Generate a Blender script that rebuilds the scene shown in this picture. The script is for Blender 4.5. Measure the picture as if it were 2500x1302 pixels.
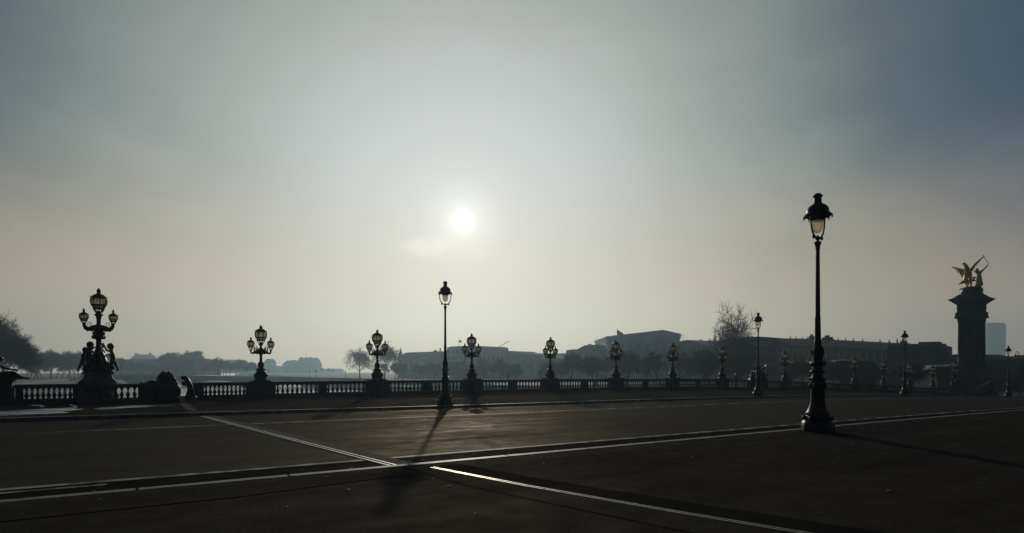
import bpy, bmesh, math, random
from mathutils import Vector, Matrix

for o in list(bpy.data.objects):
    bpy.data.objects.remove(o)
scene = bpy.context.scene
COL = scene.collection
R = math.radians

# ------------------------------------------------------------------ camera
F = 1410.0            # focal length in pixels of a 2500 px wide frame
EYE = 1.65
HOR = 905.0           # picture row of the true horizon
cam_d = bpy.data.cameras.new('camera')
cam = bpy.data.objects.new('camera', cam_d)
COL.objects.link(cam)
cam.location = (0, 0, EYE)
cam.rotation_euler = (R(90), 0, 0)
cam_d.sensor_width = 36
cam_d.lens = F / 2500 * 36
cam_d.shift_y = (HOR - 651) / 2500
cam_d.clip_end = 12000
scene.camera = cam

# ------------------------------------------------------------------ sun, sky, exposure
SUN_V = Vector((-0.0851, 1.0, 0.2589)).normalized()
SUN_EL = math.asin(SUN_V.z)
SUN_AZ = math.atan2(SUN_V.x, SUN_V.y)
sun_d = bpy.data.lights.new('sun', 'SUN')
sun_d.energy = 2.2
sun_d.angle = R(0.6)
sun_d.color = (1.0, 0.90, 0.76)
sun = bpy.data.objects.new('sun', sun_d)
COL.objects.link(sun)
sun.rotation_euler = (-Vector((SUN_V.x, SUN_V.y, SUN_V.z + 0.012))).to_track_quat('-Z', 'Y').to_euler()

scene.view_settings.view_transform = 'Standard'
scene.view_settings.look = 'None'
scene.view_settings.exposure = -0.8
scene.view_settings.gamma = 1
scene.view_settings.use_curve_mapping = False
SKYGAIN = 2 ** 0.8
try:
    scene.cycles.use_denoising = True
    scene.cycles.use_adaptive_sampling = False
    scene.cycles.denoising_prefilter = 'ACCURATE'
    scene.cycles.max_bounces = 8
    scene.cycles.volume_bounces = 1
    scene.cycles.transparent_max_bounces = 12
    scene.cycles.sample_clamp_indirect = 4.0
    scene.cycles.caustics_reflective = False
    scene.cycles.caustics_refractive = False
except Exception:
    pass


def lin(r, g, b):
    def c(x):
        x /= 255.0
        return x / 12.92 if x <= 0.04045 else ((x + 0.055) / 1.055) ** 2.4
    return (c(r), c(g), c(b), 1)


world = bpy.data.worlds.new('World')
scene.world = world
world.use_nodes = True
wn, wl = world.node_tree.nodes, world.node_tree.links
wn.clear()


def wmath(op, a, b=None, c=None):
    n = wn.new('ShaderNodeMath')
    n.operation = op
    for i, v in enumerate((a, b, c)):
        if v is None:
            continue
        if isinstance(v, (int, float)):
            n.inputs[i].default_value = v
        else:
            wl.new(v, n.inputs[i])
    return n.outputs[0]


def wramp(fac, stops, interp='EASE'):
    n = wn.new('ShaderNodeValToRGB')
    n.color_ramp.interpolation = interp
    els = n.color_ramp.elements
    while len(els) < len(stops):
        els.new(0.5)
    for e, (p, c) in zip(els, stops):
        e.position = p
        e.color = c
    wl.new(fac, n.inputs[0])
    return n.outputs[0]


def wmix(fac, a, b, mode='MIX'):
    n = wn.new('ShaderNodeMix')
    n.data_type = 'RGBA'
    n.blend_type = mode
    n.clamp_result = False
    for s, v in ((0, fac), (6, a), (7, b)):
        if isinstance(v, (int, float)):
            n.inputs[s].default_value = v
        elif isinstance(v, tuple):
            n.inputs[s].default_value = v
        else:
            wl.new(v, n.inputs[s])
    return n.outputs[2]


tc = wn.new('ShaderNodeTexCoord')
nrm = wn.new('ShaderNodeVectorMath'); nrm.operation = 'NORMALIZE'
wl.new(tc.outputs['Generated'], nrm.inputs[0])
dt = wn.new('ShaderNodeVectorMath'); dt.operation = 'DOT_PRODUCT'
wl.new(nrm.outputs[0], dt.inputs[0])
dt.inputs[1].default_value = SUN_V
sep = wn.new('ShaderNodeSeparateXYZ')
wl.new(nrm.outputs[0], sep.inputs[0])
gam = wmath('MULTIPLY', wmath('ARCCOSINE', wmath('MINIMUM', dt.outputs['Value'], 0.9999999)), 57.29578)
elev = wmath('MULTIPLY', wmath('ARCSINE', sep.outputs['Z']), 57.29578)
azim = wmath('MULTIPLY', wmath('ARCTAN2', sep.outputs['X'], sep.outputs['Y']), 57.29578)
# thin broken cloud: large soft streaks
mp = wn.new('ShaderNodeMapping')
mp.inputs['Scale'].default_value = (1.0, 1.0, 2.2)
mp.inputs['Rotation'].default_value = (0, R(28), 0)
wl.new(nrm.outputs[0], mp.inputs[0])
nz = wn.new('ShaderNodeTexNoise')
nz.inputs['Scale'].default_value = 2.7
nz.inputs['Detail'].default_value = 5
nz.inputs['Roughness'].default_value = 0.5
nz.inputs['Distortion'].default_value = 0.4
wl.new(mp.outputs[0], nz.inputs[0])
cl = wmath('SUBTRACT', nz.outputs[0], 0.5)
gamw = wmath('MAXIMUM', wmath('ADD', gam, wmath('MULTIPLY', cl, wmath('MINIMUM', wmath('MULTIPLY', gam, 0.5), 11.0))), 0.0)
g90 = wmath('DIVIDE', gamw, 90.0)
HI = [(0.0, lin(184, 190, 192)), (0.06, lin(184, 190, 192)), (0.14, lin(188, 193, 192)),
      (0.22, lin(170, 173, 167)), (0.33, lin(130, 139, 134)), (0.42, lin(68, 89, 96)),
      (0.52, lin(44, 70, 95)), (0.75, lin(30, 42, 56)), (1.0, lin(22, 30, 42))]
LO = [(0.0, lin(186, 164, 134)), (0.06, lin(186, 164, 132)), (0.15, lin(196, 174, 140)),
      (0.25, lin(214, 189, 151)), (0.36, lin(198, 175, 143)), (0.46, lin(186, 164, 138)),
      (0.56, lin(164, 147, 130)), (0.75, lin(52, 54, 58)), (1.0, lin(30, 34, 40))]
hi = wramp(g90, HI, 'B_SPLINE')
lo = wramp(g90, LO, 'B_SPLINE')
ef = wmath('DIVIDE', wmath('SUBTRACT', elev, 1.0), 20.0)
efr = wramp(wmath('ADD', ef, wmath('MULTIPLY', cl, 0.22)), [(0.0, (0, 0, 0, 1)), (1.0, (1, 1, 1, 1))], 'EASE')
veil = wmix(efr, lo, hi)
# clear bluer sky to the right of the veil
bl = wmath('MULTIPLY', wramp(wmath('DIVIDE', wmath('ADD', azim, wmath('MULTIPLY', cl, 22.0)), 60.0),
                             [(0.48, (0, 0, 0, 1)), (0.95, (1, 1, 1, 1))]),
           wramp(wmath('DIVIDE', elev, 30.0), [(0.05, (0, 0, 0, 1)), (0.75, (1, 1, 1, 1))]))
veil = wmix(bl, veil, wmix(1.0, veil, (0.87, 0.98, 1.25, 1), 'MULTIPLY'))
# aureole and the sun seen through thin cloud
core = wmath('MULTIPLY', wmath('EXPONENT', wmath('MULTIPLY', wmath('POWER', wmath('DIVIDE', gam, 0.8), 2.0), -1.0)), 0.5)
aur = wmath('MULTIPLY', wmath('EXPONENT', wmath('MULTIPLY', gam, -0.36)), 0.22)
core2 = wmath('MULTIPLY', wmath('EXPONENT', wmath('MULTIPLY', wmath('POWER', wmath('DIVIDE', gam, 2.6), 2.0), -1.0)), 0.20)
glow = wmath('ADD', wmath('ADD', core, core2), aur)
gcol = wn.new('ShaderNodeMix'); gcol.data_type = 'RGBA'; gcol.blend_type = 'MULTIPLY'
gcol.inputs[0].default_value = 1
gcol.inputs[6].default_value = (0.97, 1.0, 1.0, 1)
wl.new(glow, gcol.inputs[7])
tot = wmix(1.0, veil, gcol.outputs[2], 'ADD')
# a small bright cumulus below and left of the sun
cd = Vector(((1035 - 1250) / F, 1, (HOR - 604) / F)).normalized()
d2 = wn.new('ShaderNodeVectorMath'); d2.operation = 'SUBTRACT'
wl.new(nrm.outputs[0], d2.inputs[0]); d2.inputs[1].default_value = cd
m2 = wn.new('ShaderNodeMapping'); m2.inputs['Scale'].default_value = (1, 1, 2.0)
wl.new(d2.outputs[0], m2.inputs[0])
ln = wn.new('ShaderNodeVectorMath'); ln.operation = 'LENGTH'
wl.new(m2.outputs[0], ln.inputs[0])
nz2 = wn.new('ShaderNodeTexNoise'); nz2.inputs['Scale'].default_value = 55; nz2.inputs['Detail'].default_value = 4
wl.new(nrm.outputs[0], nz2.inputs[0])
puff = wramp(wmath('ADD', wmath('DIVIDE', ln.outputs['Value'], 0.055), wmath('MULTIPLY', wmath('SUBTRACT', nz2.outputs[0], 0.5), 1.6)),
             [(0.25, (1, 1, 1, 1)), (0.9, (0, 0, 0, 1))])
tot = wmix(wmath('MULTIPLY', puff, 0.36), tot, lin(246, 240, 230))
sky = wn.new('ShaderNodeTexSky')
sky.sky_type = 'NISHITA'
sky.sun_disc = False
sky.sun_elevation = SUN_EL
sky.sun_rotation = SUN_AZ
sky.dust_density = 3
bg1 = wn.new('ShaderNodeBackground'); bg1.inputs[1].default_value = 0.006
wl.new(sky.outputs[0], bg1.inputs[0])
bg2 = wn.new('ShaderNodeBackground'); bg2.inputs[1].default_value = 0.92 * SKYGAIN
wl.new(tot, bg2.inputs[0])
ad = wn.new('ShaderNodeAddShader')
wl.new(bg1.outputs[0], ad.inputs[0]); wl.new(bg2.outputs[0], ad.inputs[1])
wo = wn.new('ShaderNodeOutputWorld')
wl.new(ad.outputs[0], wo.inputs[0])

# ------------------------------------------------------------------ frames
TH = R(57.0)
DU = Vector((math.sin(TH), math.cos(TH), 0))      # along the bridge
DV = Vector((-math.cos(TH), math.sin(TH), 0))     # across it, away from the camera


def UV(u, v, z=0.0):
    p = DU * u + DV * v
    return Vector((p.x, p.y, z))


def at(px, Y, py=None, z=None):
    """point seen at column px (2500-wide frame) at distance Y, at row py or height z"""
    X = (px - 1250) / F * Y
    if z is None:
        z = EYE - (py - HOR) / F * Y
    return Vector((X, Y, z))


def u_of(px, v):
    return v * math.tan(math.atan((px - 1250) / F) + R(90) - TH)


def interp(tab, u):
    if u <= tab[0][0]:
        return tab[0][1]
    for i in range(len(tab) - 1):
        a, b = tab[i], tab[i + 1]
        if u <= b[0]:
            t = (u - a[0]) / (b[0] - a[0])
            m0 = (b[1] - tab[max(i - 1, 0)][1]) / (b[0] - tab[max(i - 1, 0)][0])
            j = min(i + 2, len(tab) - 1)
            m1 = (tab[j][1] - a[1]) / (tab[j][0] - a[0])
            h = b[0] - a[0]
            return ((2*t**3 - 3*t*t + 1) * a[1] + (t**3 - 2*t*t + t) * h * m0
                    + (-2*t**3 + 3*t*t) * b[1] + (t**3 - t*t) * h * m1)
    return tab[-1][1]


KERB = [(-60, 0.0), (-20, 0.0), (-3, -0.01), (13, -0.13), (40, -0.30), (64, -0.76), (95, -1.72), (150, -3.4), (400, -3.6)]
PARA = [(-60, 0.02), (-20, 0.04), (6, 0.06), (18, 0.07), (47, -0.12), (75, -1.0), (99, -1.92), (150, -3.4), (400, -3.6)]
NEAR = [(-60, 0.0), (-20, 0.0), (0, 0.0), (28, 0.0), (45, -0.2), (64, -0.7), (95, -1.7), (150, -3.4), (400, -3.6)]
V_NEAR = lambda u: 9.66 - 0.027 * max(-20, min(u, 60))
V_FAR = 26.4
V_PAR = 36.2          # centre line of the far parapet
zk = lambda u: interp(KERB, u)
zp = lambda u: interp(PARA, u)
zn = lambda u: interp(NEAR, u)


def z_far_walk(u, v):
    t = (v - V_FAR) / (V_PAR - V_FAR)
    return zk(u) * (1 - t) + zp(u) * t


def z_road(u, v):
    vn = V_NEAR(u)
    t = (v - vn) / (V_FAR - vn)
    return zn(u) * (1 - t) + zk(u) * t - 0.135


# ------------------------------------------------------------------ materials
def new_mat(name):
    m = bpy.data.materials.new(name)
    m.use_nodes = True
    return m, m.node_tree.nodes, m.node_tree.links


def simple(name, col, rough=0.6, metal=0.0, var=0.25, scale=6.0, bump=0.0, spec=0.5, detail=6, coords='Object'):
    m, n, l = new_mat(name)
    b = n['Principled BSDF']
    b.inputs['Roughness'].default_value = rough
    b.inputs['Metallic'].default_value = metal
    b.inputs['Specular IOR Level'].default_value = spec
    t = n.new('ShaderNodeTexCoord')
    z = n.new('ShaderNodeTexNoise')
    z.inputs['Scale'].default_value = scale
    z.inputs['Detail'].default_value = detail
    l.new(t.outputs[coords], z.inputs[0])
    r = n.new('ShaderNodeValToRGB')
    r.color_ramp.elements[0].position = 0.3
    r.color_ramp.elements[1].position = 0.7
    r.color_ramp.elements[0].color = (*[c * (1 - var) for c in col], 1)
    r.color_ramp.elements[1].color = (*[min(1, c * (1 + var)) for c in col], 1)
    l.new(z.outputs[0], r.inputs[0])
    l.new(r.outputs[0], b.inputs['Base Color'])
    if bump:
        bp = n.new('ShaderNodeBump')
        bp.inputs['Strength'].default_value = bump
        bp.inputs['Distance'].default_value = 0.02
        l.new(z.outputs[0], bp.inputs['Height'])
        l.new(bp.outputs[0], b.inputs['Normal'])
    return m


def asphalt(name, col, rough=(0.45, 0.75), grain=140.0, patch=0.35, tint=(1.25, 1.05, 0.85), bump=0.5, spec=0.05, sheen=(0.57, 0.50, 0.40, 1), patchy=False):
    """asphalt with aggregate, worn patches and stains of their own"""
    m, n, l = new_mat(name)
    b = n['Principled BSDF']
    t = n.new('ShaderNodeTexCoord')

    def noise(scale, detail, src=None, rough_=0.55):
        z = n.new('ShaderNodeTexNoise')
        z.inputs['Scale'].default_value = scale
        z.inputs['Detail'].default_value = detail
        z.inputs['Roughness'].default_value = rough_
        l.new(src or t.outputs['Object'], z.inputs[0])
        return z.outputs[0]
    mpn = n.new('ShaderNodeMapping')
    mpn.inputs['Rotation'].default_value = (0, 0, -(R(90) - TH))
    l.new(t.outputs['Object'], mpn.inputs[0])
    mp2 = n.new('ShaderNodeMapping')
    mp2.inputs['Scale'].default_value = (0.10, 1.3, 1)
    l.new(mpn.outputs[0], mp2.inputs[0])
    big = noise(0.35, 6)
    mid = noise(2.4, 5)
    trk = noise(1.0, 4, mp2.outputs[0])
    fine = noise(grain, 3, None, 0.7)
    vor = n.new('ShaderNodeTexVoronoi')
    vor.inputs['Scale'].default_value = grain * 0.55
    l.new(t.outputs['Object'], vor.inputs[0])

    def mul(a, k, c):
        q = n.new('ShaderNodeMath'); q.operation = 'MULTIPLY_ADD'
        l.new(a, q.inputs[0]); q.inputs[1].default_value = k
        if isinstance(c, float):
            q.inputs[2].default_value = c
        else:
            l.new(c, q.inputs[2])
        return q.outputs[0]
    s = mul(big, patch, -0.5 * patch + 0.5)
    s = mul(mid, 0.55, mul(s, 1.0, -0.275))
    s = mul(trk, 0.75, mul(s, 1.0, -0.375))
    s2 = mul(fine, 0.85, mul(s, 1.0, -0.425))
    r = n.new('ShaderNodeValToRGB')
    r.color_ramp.elements[0].position = 0.2
    r.color_ramp.elements[1].position = 0.8
    r.color_ramp.elements[0].color = (*[c * 0.40 for c in col], 1)
    r.color_ramp.elements[1].color = (*[c * 1.8 * k for c, k in zip(col, tint)], 1)
    l.new(s2, r.inputs[0])
    n.remove(b)
    df = n.new('ShaderNodeBsdfDiffuse')
    gs_ = n.new('ShaderNodeBsdfGlossy')
    gs_.inputs['Color'].default_value = sheen
    mx = n.new('ShaderNodeMixShader')
    mx.inputs[0].default_value = spec
    if patchy:
        mp3 = n.new('ShaderNodeMapping')
        mp3.inputs['Scale'].default_value = (0.35, 2.6, 1)
        l.new(mpn.outputs[0], mp3.inputs[0])
        pr = n.new('ShaderNodeMapRange')
        pr.inputs[1].default_value = 0.36
        pr.inputs[2].default_value = 0.62
        pr.inputs[3].default_value = 0.02
        pr.inputs[4].default_value = spec
        l.new(noise(0.9, 5, mp3.outputs[0]), pr.inputs[0])
        l.new(pr.outputs[0], mx.inputs[0])
    l.new(df.outputs[0], mx.inputs[1]); l.new(gs_.outputs[0], mx.inputs[2])
    l.new(mx.outputs[0], n['Material Output'].inputs[0])
    l.new(r.outputs[0], df.inputs['Color'])
    rr = n.new('ShaderNodeMapRange')
    rr.inputs[1].default_value = 0.25
    rr.inputs[2].default_value = 0.75
    rr.inputs[3].default_value = rough[1]
    rr.inputs[4].default_value = rough[0]
    l.new(s, rr.inputs[0])
    l.new(rr.outputs[0], gs_.inputs['Roughness'])
    bp = n.new('ShaderNodeBump')
    bp.inputs['Strength'].default_value = bump
    bp.inputs['Distance'].default_value = 0.016
    hh = mul(vor.outputs[0], 0.5, mul(fine, 0.6, mul(mid, 0.5, 0.0)))
    l.new(hh, bp.inputs['Height'])
    l.new(bp.outputs[0], df.inputs['Normal']); l.new(bp.outputs[0], gs_.inputs['Normal'])
    return m


M = {}
M['iron'] = simple('painted_iron', (0.007, 0.007, 0.007), 0.45, 0.0, 0.35, 9, 0.25, 0.3)
M['bronze'] = simple('dark_bronze', (0.010, 0.011, 0.010), 0.45, 0.3, 0.4, 8, 0.3)
M['gold'] = simple('gilded_bronze', (0.80, 0.55, 0.15), 0.48, 1.0, 0.3, 3, 0.3)
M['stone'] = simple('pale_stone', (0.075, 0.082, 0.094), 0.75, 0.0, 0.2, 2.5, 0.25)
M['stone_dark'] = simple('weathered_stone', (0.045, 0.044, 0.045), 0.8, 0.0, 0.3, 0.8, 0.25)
M['granite'] = simple('granite_kerb', (0.17, 0.158, 0.13), 0.6, 0.0, 0.5, 4, 0.3)
M['road'] = asphalt('road_asphalt', (0.0115, 0.0112, 0.0106), (0.42, 0.76), 42, 0.5, (1.15, 1.06, 0.92), 1.0, 0.095)
M['gutter'] = asphalt('gutter_asphalt', (0.012, 0.0115, 0.011), (0.6, 0.9), 60, 0.4, (1, 1, 1), 0.4, 0.02)
M['walk'] = asphalt('pavement_asphalt', (0.0285, 0.0258, 0.0232), (0.6, 0.85), 48, 0.7, (1.12, 1.02, 0.94), 0.9, 0.035)
M['walk2'] = asphalt('far_pavement_asphalt', (0.026, 0.0222, 0.0195), (0.6, 0.9), 40, 0.5, (1.1, 1.02, 0.95), 0.4, 0.035)
M['patch'] = asphalt('newer_asphalt', (0.0185, 0.0165, 0.0148), (0.7, 0.9), 60, 0.4, (1, 1, 1), 0.3, 0.012)
M['seam'] = simple('bitumen_seam', (0.006, 0.006, 0.006), 1.0, 0, 0.3, 4, 0, 0.0)
M['concrete'] = simple('joint_concrete', (0.034, 0.031, 0.025), 0.9, 0, 0.5, 5, 0.4, 0.05)
M['steel'] = simple('worn_steel', (0.42, 0.40, 0.36), 0.46, 1.0, 0.35, 6, 0.25)
M['paint'] = simple('worn_white_paint', (0.20, 0.185, 0.16), 0.7, 0, 0.88, 2.2, 0.2, 0.2, detail=9)
for e, p_ in zip([n for n in M['paint'].node_tree.nodes if n.type == 'VALTORGB'][0].color_ramp.elements, (0.44, 0.58)):
    e.position = p_
M['stone_pale'] = simple('washed_stone', (0.13, 0.142, 0.16), 0.8, 0.0, 0.3, 2.5, 0.25)
M['grit'] = simple('pale_grit', (0.16, 0.14, 0.11), 0.7, 0, 0.5, 30, 0.2, 0.3)
M['puddle'] = asphalt('wet_film', (0.014, 0.014, 0.014), (0.30, 0.45), 6, 0.4, (1, 1, 1), 0.12, 0.85, (0.92, 0.98, 1.0, 1), True)
M['facade'] = simple('limestone_facade', (0.14, 0.135, 0.12), 0.85, 0, 0.25, 0.15)
M['zinc'] = simple('zinc_roof', (0.06, 0.068, 0.076), 0.85, 0.0, 0.2, 0.3, 0, 0.15)
M['slate'] = simple('slate_roof', (0.035, 0.037, 0.042), 0.9, 0, 0.2, 0.3, 0, 0.1)
M['sheet'] = simple('white_sheeting', (0.66, 0.72, 0.80), 0.5, 0, 0.15, 0.1)
M['glass_dark'] = simple('window_glass', (0.03, 0.035, 0.04), 0.25, 0, 0.2, 0.5)
M['tower'] = simple('tower_cladding', (0.075, 0.065, 0.06), 0.5, 0, 0.2, 0.05)
M['bark'] = simple('bark', (0.040, 0.034, 0.028), 0.9, 0, 0.3, 2, 0.3)
M['twig'] = simple('twigs', (0.045, 0.037, 0.028), 0.9, 0, 0.3, 1)
M['grass'] = simple('bank_grass', (0.05, 0.07, 0.035), 0.9, 0, 0.4, 0.2)
M['land'] = simple('bank_paving', (0.10, 0.095, 0.085), 0.85, 0, 0.3, 0.05)
M['quay'] = simple('quay_stone', (0.19, 0.18, 0.16), 0.85, 0, 0.3, 0.2)
M['flag'] = simple('flag_cloth', (0.10, 0.06, 0.08), 0.8, 0, 0.5, 1.0)
M['awning'] = simple('blue_awning', (0.12, 0.26, 0.36), 0.5, 0, 0.2, 0.5)


def glass_mat(name, col, clear, rough=0.3):
    m, n, l = new_mat(name)
    n.remove(n['Principled BSDF'])
    out = n['Material Output']
    tr = n.new('ShaderNodeBsdfTransparent'); tr.inputs[0].default_value = (*col, 1)
    tl = n.new('ShaderNodeBsdfTranslucent'); tl.inputs[0].default_value = (*col, 1)
    gl = n.new('ShaderNodeBsdfGlossy'); gl.inputs[0].default_value = (0.8, 0.8, 0.8, 1); gl.inputs[1].default_value = rough
    z = n.new('ShaderNodeTexNoise'); z.inputs['Scale'].default_value = 7; z.inputs['Detail'].default_value = 4
    t = n.new('ShaderNodeTexCoord'); l.new(t.outputs['Object'], z.inputs[0])
    mr = n.new('ShaderNodeMapRange'); mr.inputs[3].default_value = max(0, clear - 0.2); mr.inputs[4].default_value = clear + 0.2
    l.new(z.outputs[0], mr.inputs[0])
    a = n.new('ShaderNodeMixShader'); l.new(mr.outputs[0], a.inputs[0]); l.new(tl.outputs[0], a.inputs[1]); l.new(tr.outputs[0], a.inputs[2])
    b = n.new('ShaderNodeMixShader'); b.inputs[0].default_value = 0.06
    l.new(a.outputs[0], b.inputs[1]); l.new(gl.outputs[0], b.inputs[2])
    l.new(b.outputs[0], out.inputs[0])
    return m


M['globe'] = glass_mat('lantern_glass', (0.68, 0.65, 0.57), 0.48)
M['cup'] = glass_mat('frosted_cup', (0.96, 0.88, 0.72), 0.30)


def water_mat():
    m, n, l = new_mat('river_water')
    b = n['Principled BSDF']
    b.inputs['Base Color'].default_value = (0.03, 0.045, 0.04, 1)
    b.inputs['Roughness'].default_value = 0.2
    b.inputs['IOR'].default_value = 1.45
    t = n.new('ShaderNodeTexCoord')
    z = n.new('ShaderNodeTexNoise'); z.inputs['Scale'].default_value = 0.35; z.inputs['Detail'].default_value = 5
    l.new(t.outputs['Object'], z.inputs[0])
    bp = n.new('ShaderNodeBump'); bp.inputs['Strength'].default_value = 0.2; bp.inputs['Distance'].default_value = 0.4
    l.new(z.outputs[0], bp.inputs['Height']); l.new(bp.outputs[0], b.inputs['Normal'])
    return m


M['water'] = water_mat()


# ------------------------------------------------------------------ mesh builder
class MB:
    def __init__(self):
        self.v, self.f = [], []

    def add(self, vs, fs):
        o = len(self.v)
        self.v += [Vector(p) for p in vs]
        self.f += [tuple(i + o for i in f) for f in fs]
        return self

    def box(self, c, s, rz=0.0, taper=1.0):
        cx, cy, cz = c
        sx, sy, sz = s[0] / 2, s[1] / 2, s[2] / 2
        cs, sn = math.cos(rz), math.sin(rz)
        vs = []
        for k, t in ((-1, 1.0), (1, taper)):
            for i, j in ((-1, -1), (1, -1), (1, 1), (-1, 1)):
                x, y = i * sx * t, j * sy * t
                vs.append((cx + x * cs - y * sn, cy + x * sn + y * cs, cz + k * sz))
        return self.add(vs, [(3, 2, 1, 0), (4, 5, 6, 7), (0, 1, 5, 4), (1, 2, 6, 5), (2, 3, 7, 6), (3, 0, 4, 7)])

    def lathe(self, prof, seg=20, c=(0, 0, 0), square=False, rot=0.0, flute=0.0, nfl=0):
        """prof: (height, radius)"""
        n = len(prof)
        vs = []
        for h, r in prof:
            for k in range(seg):
                a = 2 * math.pi * k / seg + rot
                q = r * (1 + flute * math.cos(nfl * a)) if nfl else r
                vs.append((c[0] + q * math.cos(a), c[1] + q * math.sin(a), c[2] + h))
        fs = []
        for i in range(n - 1):
            for k in range(seg):
                k2 = (k + 1) % seg
                fs.append((i * seg + k, i * seg + k2, (i + 1) * seg + k2, (i + 1) * seg + k))
        fs.append(tuple(range(seg - 1, -1, -1)))
        fs.append(tuple((n - 1) * seg + k for k in range(seg)))
        return self.add(vs, fs)

    def tube(self, pts, rad, seg=8, cap=True):
        pts = [Vector(p) for p in pts]
        if not isinstance(rad, (list, tuple)):
            rad = [rad] * len(pts)
        vs = []
        ref = None
        for i, p in enumerate(pts):
            d = (pts[min(i + 1, len(pts) - 1)] - pts[max(i - 1, 0)])
            if d.length < 1e-9:
                d = Vector((0, 0, 1))
            d.normalize()
            if ref is None:
                ref = d.orthogonal().normalized()
            ref = (ref - d * ref.dot(d))
            ref = ref.normalized() if ref.length > 1e-6 else d.orthogonal().normalized()
            b = d.cross(ref)
            for k in range(seg):
                a = 2 * math.pi * k / seg
                vs.append(p + (ref * math.cos(a) + b * math.sin(a)) * rad[i])
        fs = []
        for i in range(len(pts) - 1):
            for k in range(seg):
                k2 = (k + 1) % seg
                fs.append((i * seg + k, i * seg + k2, (i + 1) * seg + k2, (i + 1) * seg + k))
        if cap:
            fs.append(tuple(range(seg - 1, -1, -1)))
            fs.append(tuple((len(pts) - 1) * seg + k for k in range(seg)))
        return self.add(vs, fs)

    def ball(self, c, r, seg=14, rings=8, sc=(1, 1, 1)):
        vs = [(c[0], c[1], c[2] - r * sc[2])]
        for i in range(1, rings):
            a = -math.pi / 2 + math.pi * i / rings
            for k in range(seg):
                b = 2 * math.pi * k / seg
                vs.append((c[0] + r * sc[0] * math.cos(a) * math.cos(b), c[1] + r * sc[1] * math.cos(a) * math.sin(b), c[2] + r * sc[2] * math.sin(a)))
        vs.append((c[0], c[1], c[2] + r * sc[2]))
        fs = []
        for k in range(seg):
            k2 = (k + 1) % seg
            fs.append((0, 1 + k2, 1 + k))
            for i in range(rings - 2):
                fs.append((1 + i * seg + k, 1 + i * seg + k2, 1 + (i + 1) * seg + k2, 1 + (i + 1) * seg + k))
            fs.append((len(vs) - 1, 1 + (rings - 2) * seg + k, 1 + (rings - 2) * seg + k2))
        return self.add(vs, fs)

    def prism(self, pts, off):
        """closed polygon pts extruded by vector off"""
        n = len(pts)
        pts = [Vector(p) for p in pts]
        off = Vector(off)
        vs = pts + [p + off for p in pts]
        fs = [tuple(range(n - 1, -1, -1)), tuple(range(n, 2 * n))]
        for k in range(n):
            k2 = (k + 1) % n
            fs.append((k, k2, n + k2, n + k))
        return self.add(vs, fs)

    def build(self, name, mat, parent=None, smooth=0.0, loc=None):
        me = bpy.data.meshes.new(name)
        me.from_pydata([tuple(p) for p in self.v], [], self.f)
        me.materials.append(M[mat] if isinstance(mat, str) else mat)
        bm = bmesh.new(); bm.from_mesh(me)
        bmesh.ops.recalc_face_normals(bm, faces=bm.faces)
        bm.to_mesh(me); bm.free()
        if smooth:
            for p in me.polygons:
                p.use_smooth = True
            try:
                me.set_sharp_from_angle(angle=R(smooth))
            except Exception:
                pass
        o = bpy.data.objects.new(name, me)
        COL.objects.link(o)
        if parent:
            o.parent = parent
        if loc is not None:
            o.location = loc
        return o


def tag(o, label=None, cat=None, group=None, kind=None):
    if label: o['label'] = label
    if cat: o['category'] = cat
    if group: o['group'] = group
    if kind: o['kind'] = kind
    return o


def empty(name, loc, rz=0.0):
    o = bpy.data.objects.new(name, None)
    COL.objects.link(o)
    o.location = loc
    o.rotation_euler = (0, 0, rz)
    o.empty_display_size = 0.3
    return o


def kids(o):
    return [c for c in bpy.data.objects if c.parent == o]


def copy_tree(o, parent=None):
    c = o.copy()
    COL.objects.link(c)
    if parent is not None:
        c.parent = parent
    for ch in kids(o):
        copy_tree(ch, c)
    return c


def skin(name, pts, edges, mat, parent=None, sub=2, root=0, heads=()):
    """one continuous figure: pts (x, y, z, radius), edges"""
    me = bpy.data.meshes.new(name)
    me.from_pydata([p[:3] for p in pts], edges, [])
    o = bpy.data.objects.new(name + '_rig', me)
    COL.objects.link(o)
    o.modifiers.new('skin', 'SKIN')
    for i, p in enumerate(pts):
        s = me.skin_vertices[0].data[i]
        r = p[3] if len(p) == 4 else None
        s.radius = (p[3], p[4]) if len(p) > 4 else (r, r)
        s.use_root = (i == root)
    ss = o.modifiers.new('sub', 'SUBSURF'); ss.levels = sub; ss.render_levels = sub
    dg = bpy.context.evaluated_depsgraph_get()
    dg.update()
    ev = bpy.data.meshes.new_from_object(o.evaluated_get(dg))
    if heads:
        hb = MB()
        for x, y, z, r in heads:
            hb.ball((x, y, z), r, 16, 10, (1, .95, 1.08))
        bm = bmesh.new(); bm.from_mesh(ev)
        vv = [bm.verts.new(p) for p in hb.v]
        for f in hb.f:
            bm.faces.new([vv[i] for i in f])
        bmesh.ops.recalc_face_normals(bm, faces=bm.faces)
        bm.to_mesh(ev); bm.free()
    ev.name = name
    ev.materials.clear()
    ev.materials.append(M[mat])
    for p in ev.polygons:
        p.use_smooth = True
    bpy.data.objects.remove(o)
    q = bpy.data.objects.new(name, ev)
    COL.objects.link(q)
    if parent:
        q.parent = parent
    return q


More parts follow.
